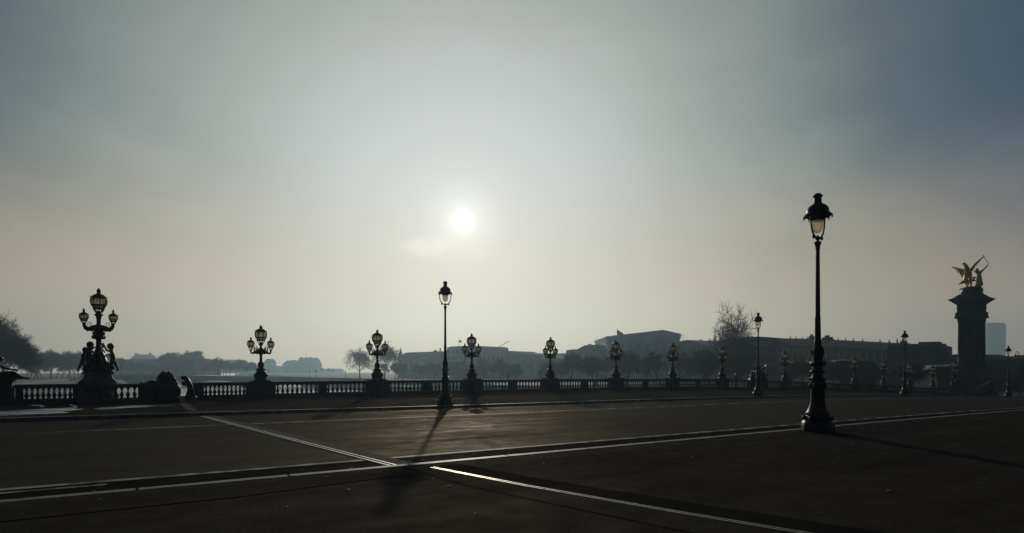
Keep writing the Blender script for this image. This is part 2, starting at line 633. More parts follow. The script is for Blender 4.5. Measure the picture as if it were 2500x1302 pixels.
def sheet(name, mat, cols, us, zf, label=None, lift=0.0):
    """loft over u between the v positions cols (numbers or functions of u)"""
    vs, fs = [], []
    for u in us:
        for c in cols:
            v = c(u) if callable(c) else c
            vs.append(UV(u, v, zf(u, v) + lift))
    n = len(cols)
    for i in range(len(us) - 1):
        for k in range(n - 1):
            fs.append((i * n + k, (i + 1) * n + k, (i + 1) * n + k + 1, i * n + k + 1))
    me = bpy.data.meshes.new(name)
    me.from_pydata([tuple(p) for p in vs], [], fs)
    me.materials.append(M[mat])
    bm = bmesh.new(); bm.from_mesh(me)
    bmesh.ops.recalc_face_normals(bm, faces=bm.faces)
    if sum(f.normal.z for f in bm.faces) < 0:
        bmesh.ops.reverse_faces(bm, faces=bm.faces)
    bm.to_mesh(me); bm.free()
    for p in me.polygons:
        p.use_smooth = True
    o = bpy.data.objects.new(name, me)
    COL.objects.link(o)
    o['kind'] = 'structure'
    return o


def frange(a, b, s):
    n = int(round((b - a) / s))
    return [a + (b - a) * i / n for i in range(n + 1)]


# ------------------------------------------------------------------ deck of the bridge
US = frange(-60, 150, 2.5)
KW = 0.17
sheet('pavement', 'walk', [-16, -8, 0, 4, 8, lambda u: V_NEAR(u) - KW], US, lambda u, v: zn(u))
sheet('road', 'road', [V_NEAR, 12, 15, 18, 21, 24, V_FAR], US, z_road)
sheet('far_pavement', 'walk2', [V_FAR + 0.22, 28, 31, 34, 40.5], US, z_far_walk)


def kerb(name, v0, v1, zf, joints, face_v, us, seglen):
    """stone kerb: stones with open joints, one mesh"""
    mb = MB()
    L = seglen
    u = us[0]
    while u < us[-1]:
        a, b = u + joints / 2, min(u + L, us[-1]) - joints / 2
        pv = []
        for uu in (a, b):
            w0 = v0(uu) if callable(v0) else v0
            w1 = v1(uu) if callable(v1) else v1
            z = zf(uu)
            pv += [UV(uu, w0, z + 0.004), UV(uu, w1, z + 0.004), UV(uu, w1, z - 0.16), UV(uu, w0, z - 0.16)]
        mb.add(pv, [(0, 1, 5, 4), (1, 2, 6, 5), (2, 3, 7, 6), (3, 0, 4, 7), (0, 3, 2, 1), (4, 5, 6, 7)])
        u += L
    o = mb.build(name, 'granite')
    o['kind'] = 'structure'
    return o


kerb('kerb', lambda u: V_NEAR(u) - KW + 0.002, V_NEAR, zn, 0.035, 1, frange(-60, 150, 2.0), 2.0)
kerb('far_kerb', V_FAR, V_FAR + 0.218, zk, 0.012, -1, frange(-60, 150, 2.0), 2.0)
sheet('gutter', 'gutter', [lambda u: V_NEAR(u) + 0.003, lambda u: V_NEAR(u) + 1.62], US, z_road, lift=0.004)
sheet('road_marking', 'paint', [lambda u: V_NEAR(u) + 1.62, lambda u: V_NEAR(u) + 1.80], frange(-2.2, 150, 2.5), z_road, lift=0.005)
sheet('road_marking', 'paint', [lambda u: V_NEAR(u) + 1.30, lambda u: V_NEAR(u) + 1.42], frange(-20, -0.4, 1), z_road, lift=0.009)
sheet('road_marking', 'paint', [21.25, 21.42], US, z_road, lift=0.004)
sheet('far_gutter_highlight', 'concrete', [V_FAR - 0.28, V_FAR - 0.003], US, z_road, lift=0.004)  # gutter strip; its paler colour paints the road highlight beside the far kerb


def strip(name, mat, pts, w, zf, lift, side=0.0, n=1):
    """flat ribbon along ground points (x, y), width w, shifted sideways by side"""
    P = [Vector((p[0], p[1], 0)) for p in pts]
    Q = []
    for i in range(len(P) - 1):
        for k in range(12):
            Q.append(P[i].lerp(P[i + 1], k / 12))
    Q.append(P[-1])
    vs, fs = [], []
    for i, p in enumerate(Q):
        d = (Q[min(i + 1, len(Q) - 1)] - Q[max(i - 1, 0)]).normalized()
        nn = Vector((-d.y, d.x, 0))
        for s in (side - w / 2, side + w / 2):
            q = p + nn * s
            u, v = q.dot(DU), q.dot(DV)
            vs.append((q.x, q.y, zf(u, v) + lift))
    for i in range(len(Q) - 1):
        fs.append((2 * i, 2 * i + 1, 2 * i + 3, 2 * i + 2))
    mb = MB(); mb.add(vs, fs)
    o = mb.build(name, mat)
    o['kind'] = 'structure'
    return o


# expansion joint across the road and both pavements
ra, rb = (-2.29, 10.88), (-12.15, 22.75)
dj = (Vector(rb) - Vector(ra)).normalized()
ra = tuple(Vector(ra) - dj * 0.15)
rb = tuple(Vector(rb) + dj * 0.55)
zr = lambda u, v: z_road(u, v)
zn2 = lambda u, v: zn(u)
strip('joint_concrete', 'concrete', [ra, rb], 0.56, zr, 0.010, -0.16)
for s in (-0.06, 0.06):
    strip('joint_rail', 'steel', [ra, rb], 0.04, zr, 0.018, s)
sw = [(-1.36, 9.80), (0.2, 8.24), (1.865, 6.74), (2.91, 5.86), (4.6, 4.5)]
strip('joint_patch', 'patch', sw, 0.50, zn2, 0.004, 0.31)
for s in (-0.032, 0.032):
    strip('joint_rail', 'steel', sw, 0.018, zn2, 0.011, s)
strip('asphalt_seam', 'seam', [(-1.9, 9.9), (-0.6, 8.2), (1.55, 6.1), (3.6, 4.3)], 0.02, zn2, 0.004)
strip('asphalt_seam', 'seam', [(-6.2, 5.9), (-3.6, 7.5), (-2.1, 8.75), (-1.6, 9.1)], 0.045, zn2, 0.004)
fs_a = at(472, 23.9, z=0); fs_b = at(436, 31.5, z=0)
strip('joint_concrete', 'concrete', [(fs_a.x, fs_a.y), (fs_b.x, fs_b.y)], 0.35, z_far_walk, 0.004)


def puddle(outline, seed):
    """a shallow pool on the far pavement; outline in picture columns and rows, put down on that pavement"""
    rnd = random.Random(seed)
    pts = []
    n = len(outline)
    for i in range(n):
        a, b = outline[i], outline[(i + 1) % n]
        for k in range(6):
            t = k / 6
            px = a[0] + (b[0] - a[0]) * t
            py = a[1] + (b[1] - a[1]) * t + rnd.uniform(-0.5, 0.5)
            z = 0.0
            for _ in range(4):
                Y = (EYE - z) * F / (py - HOR)
                p = Vector(((px - 1250) / F * Y, Y, 0))
                z = z_far_walk(p.dot(DU), p.dot(DV))
            pts.append((p.x, p.y, z + 0.005 + 0.006 * max(0.0, p.dot(DV) - V_FAR - 0.3)))
    bm = bmesh.new()
    f = bm.faces.new([bm.verts.new(p) for p in pts])
    bmesh.ops.triangulate(bm, faces=[f])
    bmesh.ops.recalc_face_normals(bm, faces=bm.faces)
    if sum(f.normal.z for f in bm.faces) < 0:
        bmesh.ops.reverse_faces(bm, faces=bm.faces)
    me = bpy.data.meshes.new('puddle')
    bm.to_mesh(me); bm.free()
    me.materials.append(M['puddle'])
    o = bpy.data.objects.new('puddle', me)
    COL.objects.link(o)
    o['kind'] = 'structure'
    return o


puddle([(-60, 1020), (0, 1016.5), (60, 1013), (130, 1011), (170, 1008.5), (150, 1006), (196, 1002), (206, 1000),
        (186, 1000), (180, 995), (168, 991), (176, 990), (190, 995), (186, 999), (140, 1003.5), (60, 1006), (0, 1008), (-60, 1009)], 3)
puddle([(228, 999.5), (270, 995), (330, 992), (420, 990.6), (436, 992), (380, 994), (300, 998), (245, 1002)], 4)
puddle([(50, 982), (110, 981), (180, 983), (110, 983.4)], 5)
puddle([(60, 992), (100, 991.6), (112, 994), (104, 996), (96, 994.5)], 6)

# grit and scraps of leaf lying on the near pavement and in the gutter
rnd = random.Random(31)
mb = MB()
for k in range(420):
    u, v = rnd.uniform(-3, 26), None
    if k < 150:
        v = V_NEAR(u) - KW - abs(rnd.gauss(0.05, 0.5))
        z = zn(u)
    elif k < 300:
        v = V_NEAR(u) + 0.02 + abs(rnd.gauss(0.2, 0.9))
        z = z_road(u, v) + 0.009
    else:
        v = rnd.uniform(2.5, 9); z = zn(u)
    p = UV(u, v, z + 0.006)
    r = rnd.uniform(0.006, 0.02) if k % 5 else rnd.uniform(0.02, 0.04)
    n = 5
    a0 = rnd.random() * 6
    top = [(p.x + r * rnd.uniform(.6, 1.2) * math.cos(a0 + 6.283 * i / n), p.y + r * rnd.uniform(.6, 1.2) * math.sin(a0 + 6.283 * i / n), p.z + rnd.uniform(0.001, 0.012)) for i in range(n)]
    mb.add(top + [(p.x, p.y, p.z + r * 0.5), (p.x, p.y, p.z - 0.004)], [(i, (i + 1) % n, n) for i in range(n)] + [((i + 1) % n, i, n + 1) for i in range(n)])
o = mb.build('grit', 'grit')
o['kind'] = 'stuff'

# sides of the deck under the parapets
mb = MB()
for i in range(len(US) - 1):
    a, b = US[i], US[i + 1]
    mb.add([UV(a, 40.5, zp(a) - 0.02), UV(b, 40.5, zp(b) - 0.02), UV(b, 40.5, zp(b) - 1.6), UV(a, 40.5, zp(a) - 1.6)], [(0, 1, 2, 3)])
mb.build('deck_edge', 'stone_dark')['kind'] = 'structure'

# ------------------------------------------------------------------ river and banks
WZ = -8.6
mb = MB().add([UV(-400, -120, WZ - .3), UV(400, -120, WZ - .3), UV(400, 1500, WZ - .3), UV(-400, 1500, WZ - .3)], [(0, 1, 2, 3)])
mb.build('water', 'water')['kind'] = 'structure'


def wave_sheet():
    """the reach of river seen between the balusters, with real wind waves"""
    import numpy as np
    x = np.arange(-340, 70, 0.85)
    y = np.arange(110, 560, 0.70)
    X, Y = np.meshgrid(x, y)
    rg = np.random.default_rng(4)
    Z = np.zeros_like(X)
    for k in range(26):
        lam = 2.2 * (7.0 / 2.2) ** rg.random()
        th = rg.normal(1.35, 0.65)
        a = 0.0075 * lam
        Z += a * np.sin((X * np.cos(th) + Y * np.sin(th)) * 2 * np.pi / lam + rg.uniform(0, 6.28))
    # calmer and rougher patches
    G = 0.75 + 0.35 * np.sin(X * 0.045 + 1.3) * np.sin(Y * 0.028 + X * 0.01)
    Z = WZ + Z * G
    ny, nx = X.shape
    me = bpy.data.meshes.new('water')
    me.vertices.add(nx * ny)
    me.vertices.foreach_set('co', np.stack([X, Y, Z], -1).astype('f').ravel())
    i = np.arange((ny - 1) * nx).reshape(ny - 1, nx)[:, :-1].ravel()
    q = np.stack([i, i + 1, i + nx + 1, i + nx], -1).astype('i')
    me.loops.add(q.size)
    me.loops.foreach_set('vertex_index', q.ravel())
    me.polygons.add(len(q))
    me.polygons.foreach_set('loop_start', np.arange(0, q.size, 4, dtype='i'))
    me.update(calc_edges=True)
    me.validate()
    for p in (me.polygons,):
        p.foreach_set('use_smooth', np.ones(len(q), dtype=bool))
    me.materials.append(M['water'])
    o = bpy.data.objects.new('water', me)
    COL.objects.link(o)
    o['kind'] = 'structure'


wave_sheet()
LB, RB = 104.0, -40.0       # left bank and right bank, along the bridge


def bank(name, sgn, u0, pts):
    vs, fs = [], []
    far = 760 * sgn
    prof = [(u0, WZ - 0.6), (u0, -5.6), (u0 + sgn * 9, -5.6), (u0 + sgn * 9.2, -3.7), (u0 + sgn * 60, -3.6), (u0 + far, -3.6)]
    vv = [-200, -100, 60, 150, 260, 400, 600, 900, 1200, 1500]
    for v in vv:
        bend = interp(pts, v)
        for u, z in prof:
            vs.append(UV(u + bend * (1 if abs(u - u0) < 100 else 0.5), v, z))
    n = len(prof)
    for i in range(len(vv) - 1):
        for k in range(n - 1):
            fs.append((i * n + k, (i + 1) * n + k, (i + 1) * n + k + 1, i * n + k + 1))
    o = MB().add(vs, fs).build(name, 'land')
    o['kind'] = 'structure'


bank('river_bank', 1, LB, [(-200, 0), (150, 0), (400, -4), (900, 30), (1500, 90)])
bank('river_bank', -1, RB, [(-200, 0), (150, 0), (400, 4), (900, 30), (1500, 90)])

# ------------------------------------------------------------------ kerb-side street lamps
def make_street_lamp(loc):
    """single lantern held in a lyre fork on a tall cast-iron post, 6.4 m; the fork lies along local x"""
    t = empty('street_lamp', loc, R(90) - TH)
    k = 0.011034
    b = MB()
    b.lathe([(0, 0.40), (0.05, 0.41), (0.20, 0.41), (0.23, 0.395), (0.27, 0.37), (0.30, 0.345), (0.34, 0.335)], 8, rot=R(22.5))
    b.lathe([(0.33, 0.33), (0.38, 0.31), (0.42, 0.285), (0.45, 0.29), (0.49, 0.30), (0.52, 0.27), (0.60, 0.235), (0.70, 0.20),
             (0.82, 0.182), (1.30, 0.172), (1.36, 0.178), (1.385, 0.205), (1.40, 0.245), (1.425, 0.25), (1.44, 0.215)], 24)
    for i in range(8):
        a = i * math.pi / 4
        b.ball((0.33 * math.cos(a), 0.33 * math.sin(a), 0.36), 0.07, 8, 5)
        b.ball((0.185 * math.cos(a), 0.185 * math.sin(a), 1.22), 0.04, 6, 4, (1, 1, 2.2))
    b.build('base', 'iron', t, 40)
    s = MB()
    s.lathe([(1.44, 0.16), (1.50, 0.135), (1.56, 0.135), (1.58, 0.165), (1.61, 0.185), (1.64, 0.175), (1.66, 0.13), (1.74, 0.125),
             (1.78, 0.17), (1.82, 0.195), (1.86, 0.185), (1.90, 0.13), (2.00, 0.125), (2.10, 0.135), (2.20, 0.132), (2.27, 0.115),
             (2.285, 0.118), (2.31, 0.085), (2.36, 0.088), (2.40, 0.09), (2.43, 0.08), (3.0, 0.070), (3.05, 0.074), (3.08, 0.064),
             (3.9, 0.056), (4.86, 0.048), (4.90, 0.052), (4.93, 0.058), (5.0, 0.065), (5.07, 0.092), (5.09, 0.094), (5.11, 0.05), (5.14, 0.03), (5.20, 0.026)], 20)
    for i in range(6):
        a = i * math.pi / 3
        s.ball((0.16 * math.cos(a), 0.16 * math.sin(a), 1.83), 0.05, 8, 5, (1, 1, 1.2))
        s.tube([(0.10 * math.cos(a), 0.10 * math.sin(a), 2.0), (0.15 * math.cos(a), 0.15 * math.sin(a), 2.12), (0.10 * math.cos(a), 0.10 * math.sin(a), 2.28)], 0.022, 5)
    s.build('post', 'iron', t, 40)
    f = MB()
    arc = []
    for sx in (-1, 1):
        pts = [(0, 0, 5.19), (sx * 0.10, 0, 5.205), (sx * 0.19, 0, 5.26), (sx * 0.265, 0, 5.36), (sx * 0.315, 0, 5.50), (sx * 0.335, 0, 5.66), (sx * 0.335, 0, 5.80)]
        f.tube(pts, [0.034, 0.03, 0.026, 0.023, 0.021, 0.022, 0.026], 8)
        f.ball((sx * 0.20, 0, 5.215), 0.04, 8, 5, (1, 1, 1.3))
        f.ball((sx * 0.345, 0, 5.82), 0.045, 8, 5, (1, 1, 0.9))
        f.tube([(sx * 0.33, 0, 5.80), (sx * 0.37, 0, 5.76), (sx * 0.36, 0, 5.70), (sx * 0.335, 0, 5.71)], 0.014, 5)
    f.lathe([(5.14, 0.03), (5.17, 0.06), (5.21, 0.065), (5.25, 0.03), (5.28, 0.012)], 12)
    f.build('fork', 'iron', t, 50)
    h = MB()
    h.lathe([(5.665, 0.15), (5.70, 0.17), (5.74, 0.215), (5.775, 0.285), (5.80, 0.325), (5.83, 0.335), (5.85, 0.31), (5.88, 0.272), (5.93, 0.275),
             (5.98, 0.268), (6.03, 0.24), (6.07, 0.20), (6.10, 0.155), (6.125, 0.112), (6.16, 0.098), (6.24, 0.094), (6.28, 0.092), (6.31, 0.105),
             (6.33, 0.130), (6.345, 0.128), (6.36, 0.085), (6.39, 0.078), (6.405, 0.05)], 24)
    for i in range(8):
        a = i * math.pi / 4 + R(22.5)
        c, sn = math.cos(a), math.sin(a)
        h.ball((0.315 * c, 0.315 * sn, 5.79), 0.05, 8, 5, (1, 1, 0.8))
        h.tube([(0.335 * c, 0.335 * sn, 5.80), (0.35 * c, 0.35 * sn, 5.74), (0.325 * c, 0.325 * sn, 5.71)], 0.014, 5)
    ho = h.build('lantern_hood', 'iron', t, 40)
    g = MB().lathe([(5.335, 0.012), (5.345, 0.055), (5.375, 0.095), (5.43, 0.125), (5.52, 0.143), (5.62, 0.150), (5.672, 0.150)], 20)
    g.build('glass_cup', 'cup', ho, 60)
    return t


LAMPS = [  # column, distance, label
    (1996.5, 15.56, 'tallest black street lamp, standing on the near kerb'),
    (1087, 29.5, 'black street lamp below the sun, casting a long shadow over the road'),
    (1851, 44.4, 'black street lamp in front of the spiky bronze trophy'),
    (2209, 57.6, 'small black street lamp in front of the flat block near the pylon'),
    (2462, 74.8, 'smallest black street lamp, just past the pylon by the pale tower'),
]
proto_lamp = None
for i, (px, Y, lab) in enumerate(LAMPS):
    p = at(px, Y, z=0)
    u, v = p.dot(DU), p.dot(DV)
    if i:
        v = V_FAR + 0.62
        Y = None
        u = u_of(px, v)
        p = UV(u, v, z_far_walk(u, v))
    else:
        p.z = zn(u)
    if proto_lamp is None:
        proto_lamp = make_street_lamp(p)
        o = proto_lamp
    else:
        o = copy_tree(proto_lamp)
        o.location = p
    tag(o, lab, 'street lamp', 'street lamps along the kerbs')


# ------------------------------------------------------------------ lanterns of the parapet lampposts
def lantern(parent, c, r, tall=1.0, seg=20, ribs=8):
    """glazed lantern; r = radius of the globe, c = centre of the globe"""
    x, y, z = c
    m = MB()
    # lower basket, rings and meridian ribs of a round glazed lantern
    m.lathe([(-2.00 * r, 0.20 * r), (-1.86 * r, 0.36 * r), (-1.72 * r, 0.34 * r), (-1.60 * r, 0.24 * r)], seg, (x, y, z))
    m.lathe([(-1.16 * r, 0.58 * r), (-1.10 * r, 0.70 * r), (-0.96 * r, 0.72 * r), (-0.92 * r, 0.62 * r)], seg, (x, y, z))
    m.lathe([(-0.62 * r, 0.84 * r), (-0.57 * r, 0.90 * r), (-0.51 * r, 0.93 * r), (-0.47 * r, 0.89 * r)], seg, (x, y, z))
    for k in range(ribs):
        a = 2 * math.pi * k / ribs + 0.2
        ca, sa = math.cos(a), math.sin(a)
        pts = [(0.88 * r, 0.56 * r), (0.98 * r, 0.36 * r), (1.02 * r, 0.05 * r), (1.0 * r, -0.25 * r), (0.90 * r, -0.56 * r), (0.72 * r, -0.86 * r), (0.66 * r, -1.05 * r), (0.56 * r, -1.35 * r), (0.30 * r, -1.72 * r)]
        m.tube([(x + q * ca, y + q * sa, z + h) for q, h in pts], 0.08 * r, 5)
    o = m.build('lantern_cage', 'bronze', parent, 40)
    g = MB().lathe([(-1.0 * r, 0.56 * r), (-0.80 * r, 0.69 * r), (-0.5 * r, 0.86 * r), (-0.2 * r, 0.95 * r), (0.1 * r, 0.96 * r), (0.36 * r, 0.90 * r), (0.54 * r, 0.80 * r)], seg, (x, y, z))
    g.build('globe', 'globe', o, 60)
    cr = MB()
    cr.lathe([(0.42 * r, 0.90 * r), (0.46 * r, 0.99 * r), (0.54 * r, 0.99 * r), (0.60 * r, 0.90 * r), (0.72 * r, 0.84 * r), (0.86 * r, 0.70 * r), (0.97 * r, 0.50 * r), (1.04 * r, 0.34 * r),
              (1.12 * r, 0.22 * r), (1.22 * r, 0.25 * r), (1.34 * r * tall, 0.27 * r), (1.46 * r * tall, 0.22 * r), (1.56 * r * tall, 0.14 * r), (1.66 * r * tall, 0.06 * r), (1.74 * r * tall, 0.01)], seg, (x, y, z))
    for k in range(ribs):
        a = 2 * math.pi * k / ribs + 0.2
        ca, sa = math.cos(a), math.sin(a)
        cr.tube([(x + 0.92 * r * ca, y + 0.92 * r * sa, z + 0.50 * r), (x + 1.03 * r * ca, y + 1.03 * r * sa, z + 0.62 * r), (x + 1.03 * r * ca, y + 1.03 * r * sa, z + 0.72 * r)], [0.09 * r, 0.07 * r, 0.03 * r], 5)
    cr.build('crown', 'bronze', o, 40)
    return o


def make_candelabra(loc):
    """bronze three-lantern lamppost, 3.2 m above its pedestal; arms along local x (the parapet)"""
    t = empty('candelabra', loc, R(90) - TH)
    b = MB()
    b.lathe([(0, 0.34), (0.05, 0.36), (0.09, 0.33), (0.13, 0.33), (0.18, 0.365), (0.24, 0.37), (0.31, 0.35), (0.37, 0.295), (0.42, 0.275), (0.47, 0.27),
             (0.50, 0.25), (0.54, 0.215), (0.56, 0.225), (0.60, 0.262), (0.64, 0.262), (0.67, 0.22), (0.69, 0.16)], 20)
    for k in range(8):
        a = k * math.pi / 4
        b.ball((0.30 * math.cos(a), 0.30 * math.sin(a), 0.26), 0.11, 8, 5, (1, 1, 1.3))
        b.ball((0.22 * math.cos(a), 0.22 * math.sin(a), 0.60), 0.05, 6, 4)
        b.ball((0.29 * math.cos(a + 0.39), 0.29 * math.sin(a + 0.39), 0.07), 0.07, 6, 4)
    b.build('base', 'bronze', t, 50)
    s = MB()
    s.lathe([(0.68, 0.145), (0.75, 0.15), (0.83, 0.172), (0.90, 0.168), (0.98, 0.155), (1.01, 0.16), (1.035, 0.10), (1.06, 0.085), (1.20, 0.078), (1.40, 0.076), (1.46, 0.08),
             (1.49, 0.115), (1.52, 0.13), (1.55, 0.16), (1.60, 0.175), (1.68, 0.165), (1.78, 0.14), (1.86, 0.105), (1.90, 0.06), (1.95, 0.055), (2.0, 0.08),
             (2.04, 0.10), (2.08, 0.075), (2.12, 0.045), (2.22, 0.05)], 16)
    for k in range(6):
        a = k * math.pi / 3
        s.ball((0.15 * math.cos(a), 0.15 * math.sin(a), 0.86), 0.04, 6, 4, (1, 1, 2))
        s.ball((0.14 * math.cos(a), 0.14 * math.sin(a), 1.64), 0.06, 6, 4, (1, 1, 1.5))
    s.build('shaft', 'bronze', t, 50)
    for sx in (-1, 1):
        a = MB()
        a.tube([(sx * 0.08, 0, 1.58), (sx * 0.20, 0, 1.65), (sx * 0.30, 0, 1.63), (sx * 0.40, 0, 1.565), (sx * 0.47, 0, 1.55), (sx * 0.525, 0, 1.58), (sx * 0.54, 0, 1.66), (sx * 0.54, 0, 1.74)],
               [0.08, 0.07, 0.065, 0.06, 0.05, 0.05, 0.05, 0.055], 8)
        a.tube([(sx * 0.10, 0, 1.72), (sx * 0.17, 0, 1.80), (sx * 0.24, 0, 1.79), (sx * 0.26, 0, 1.72), (sx * 0.21, 0, 1.70)], 0.024, 6)
        for q, h in ((0.26, 0.26), (0.35, 0.22), (0.18, 0.18)):
            a.lathe([(1.62, 0.02), (1.66, 0.05), (1.70, 0.03), (1.74, 0.036), (1.70 + h * 0.8, 0.028), (1.74 + h, 0.006)], 8, (sx * q, 0, 0))
        a.ball((sx * 0.32, 0, 1.57), 0.06, 8, 5)
        a.ball((sx * 0.20, 0, 1.57), 0.08, 8, 5)
        a.build('arm', 'bronze', t, 50)
        lantern(t, (sx * 0.54, 0, 2.10), 0.20, 1.18, 16)
    lantern(t, (0, 0, 2.65), 0.325, 1.0, 20)
    return t


def putto(parent, pos, rz, reach, sc=1.0, lean=0.0):
    """standing child figure facing local +x, one hand raised to the post"""
    P = [(0, 0, 0.62, .12), (0.02, 0, 0.78, .10), (0.03, 0, 0.95, .115), (0.06, 0, 1.07, .055), (0.09, 0, 1.17, .115), (0.10, 0, 1.28, .12),
         # legs
         (0.0, .085, 0.50, .09), (0.10, .10, 0.29, .062), (-0.02, .10, 0.06, .042), (0.10, .11, 0.02, .04),
         (-0.02, -.085, 0.50, .09), (-0.10, -.10, 0.30, .062), (-0.20, -.10, 0.08, .042), (-0.10, -.11, 0.02, .04),
         # arms
         (0.06, .14, 0.99, .055), (0.24, .15, 1.02, .045), reach[0] + (.035,),
         (0.04, -.14, 0.97, .055), (0.12, -.22, 0.84, .045), reach[1] + (.035,)]
    E = [(0, 1), (1, 2), (2, 3), (3, 4), (4, 5), (0, 6), (6, 7), (7, 8), (8, 9), (0, 10), (10, 11), (11, 12), (12, 13), (2, 14), (14, 15), (15, 16), (2, 17), (17, 18), (18, 19)]
    cs, sn = math.cos(rz), math.sin(rz)
    Q = []
    for x, y, z, r in P:
        x += lean * z
        Q.append((pos[0] + (x * cs - y * sn) * sc, pos[1] + (x * sn + y * cs) * sc, pos[2] + z * sc, r * sc))
    hx, hz_0 = 0.10 + lean * 1.22, 1.235
    Q = [(x, y, z, r * 1.22) for x, y, z, r in Q]
    return skin('putto', Q, E, 'bronze', parent, 2, heads=[(pos[0] + hx * cs * sc, pos[1] + hx * sn * sc, pos[2] + hz_0 * sc, 0.155 * sc)])


def make_big_candelabra(loc):
    """great lamppost with a ring of children round the shaft"""
    t = empty('great_candelabra', loc, R(90) - TH)
    b = MB()
    b.lathe([(0, 0.62), (0.06, 0.66), (0.12, 0.62), (0.2, 0.58), (0.3, 0.50), (0.45, 0.42), (0.6, 0.36), (0.8, 0.28), (1.0, 0.20)], 20)
    rnd = random.Random(5)
    for k in range(16):
        a = k * math.pi / 8
        b.ball((0.56 * math.cos(a), 0.56 * math.sin(a), 0.12 + 0.08 * rnd.random()), 0.10 + 0.05 * rnd.random(), 8, 5, (1, 1, 1.1))
    for k in range(6):
        a = k * math.pi / 3 + 0.3
        b.tube([(0.5 * math.cos(a), 0.5 * math.sin(a), 0.1), (0.42 * math.cos(a + .5), 0.42 * math.sin(a + .5), 0.4), (0.3 * math.cos(a + 1), 0.3 * math.sin(a + 1), 0.65)], [.09, .08, .05], 7)
    b.build('base', 'bronze', t, 50)
    s = MB()
    s.lathe([(0.6, 0.20), (1.0, 0.15), (1.3, 0.12), (1.58, 0.115), (1.62, 0.15), (1.66, 0.22), (1.72, 0.25), (1.80, 0.22), (1.86, 0.26), (1.93, 0.26), (1.97, 0.20), (2.05, 0.235), (2.10, 0.25),
             (2.14, 0.20), (2.20, 0.22), (2.28, 0.20), (2.34, 0.12), (2.40, 0.09), (2.46, 0.10), (2.52, 0.09), (2.60, 0.10), (2.75, 0.13), (2.80, 0.19), (2.86, 0.19), (2.89, 0.10), (2.93, 0.07), (3.0, 0.09)], 18)
    for k in range(8):
        a = k * math.pi / 4
        s.ball((0.23 * math.cos(a), 0.23 * math.sin(a), 1.72), 0.075, 8, 5, (1, 1, 1.4))
        s.ball((0.24 * math.cos(a + .4), 0.24 * math.sin(a + .4), 1.92), 0.06, 8, 5)
        s.ball((0.22 * math.cos(a), 0.22 * math.sin(a), 2.10), 0.06, 8, 5, (1, 1, 1.5))
    s.build('shaft', 'bronze', t, 50)
    for sx in (-1, 1):
        a = MB()
        a.tube([(sx * 0.10, 0, 2.24), (sx * 0.25, 0, 2.20), (sx * 0.39, 0, 2.13), (sx * 0.51, 0, 2.14), (sx * 0.58, 0, 2.24), (sx * 0.60, 0, 2.40)], [0.10, 0.10, 0.10, 0.10, 0.09, 0.075], 8)
        for q, zz in ((0.22, 2.12), (0.34, 2.08), (0.45, 2.06), (0.55, 2.14), (0.29, 2.06)):
            a.ball((sx * q, 0, zz), 0.075, 8, 5)
        pts = [(sx * (0.36 + 0.09 * math.cos(w) * (1 - w / 9)), 0, 2.37 + 0.10 * math.sin(w) * (1 - w / 9)) for w in [i * 0.5 for i in range(12)]]
        a.tube([(sx * 0.50, 0, 2.22), (sx * 0.44, 0, 2.30)] + pts, 0.016, 5)
        a.build('arm', 'bronze', t, 50)
        lantern(t, (sx * 0.61, 0, 2.72), 0.195, 1.25, 16)
    lantern(t, (0, 0, 3.50), 0.345, 1.12, 22, 8)
    putto(t, (0.62, -0.05, 0.04), R(172), [(0.42, 0.10, 1.40), (0.34, -0.12, 0.80)], 1.0, 0.02)
    putto(t, (-0.42, -0.36, 0.06), R(38), [(0.40, 0.10, 1.15), (0.40, -0.20, 1.05)], 1.02, 0.0)
    putto(t, (-0.68, 0.10, 0.02), R(-14), [(0.45, 0.10, 0.95), (0.36, -0.12, 0.80)], 0.86, 0.04)
    putto(t, (0.02, -0.58, 0.04), R(95), [(0.40, 0.10, 1.15), (0.30, -0.14, 0.75)], 0.92, 0.0)
    putto(t, (0.10, 0.52, 0.06), R(-110), [(0.40, 0.10, 1.2), (0.36, -0.12, 0.9)], 1.0, 0.0)
    return t


# ------------------------------------------------------------------ far parapet: pedestals, lampposts, balustrade
SMALL = [637, 921, 1152, 1343, 1504, 1642, 1763, 1917, 2006, 2086, 2157, 2221, 2277]
WHERE = ['nearest the bronze shell', 'in front of the round bare riverside trees', 'just right of the street lamp under the sun',
         'before the low gabled hall', 'before the left end of the gabled shed roof', 'below the right end of the gabled shed roof',
         'in front of the twin church spires', 'first to the right of the spiky trophy', 'almost hidden behind the tallest street lamp',
         'first to the right of the tallest street lamp', 'second to the right of the tallest street lamp',
         'touching the street lamp before the flat block', 'last before the tall pylon']
BAYS = ['between the lamppost nearest the shell and the riverside trees', 'between the riverside trees and the lamppost under the sun',
        'between the lamppost under the sun and the low gabled hall', 'between the low gabled hall and the shed roof',
        'under the gabled shed roof, between two lampposts', 'between the shed roof and the twin church spires']
ped_u = [u_of(px, V_PAR) for px in SMALL]
CAP = 0.93     # height of the parapet


def make_pedestal(loc):
    t = empty('pedestal', loc, R(90) - TH)
    MB().box((0, 0, 0.09), (1.02, 1.02, 0.18)).box((0, 0, 0.21), (0.94, 0.94, 0.06)).build('plinth', 'stone', t)
    m = MB()
    m.box((0, 0, 0.56), (0.80, 0.80, 0.64)).box((0, -0.41, 0.56), (0.52, 0.04, 0.46))
    m.build('die', 'stone', t)
    m = MB()
    m.box((0, 0, 0.905), (0.90, 0.90, 0.05)).box((0, 0, 0.955), (1.06, 1.06, 0.05)).box((0, 0, 1.01), (0.94, 0.94, 0.06), 0, 0.86)
    m.build('cap', 'stone', t)
    return t


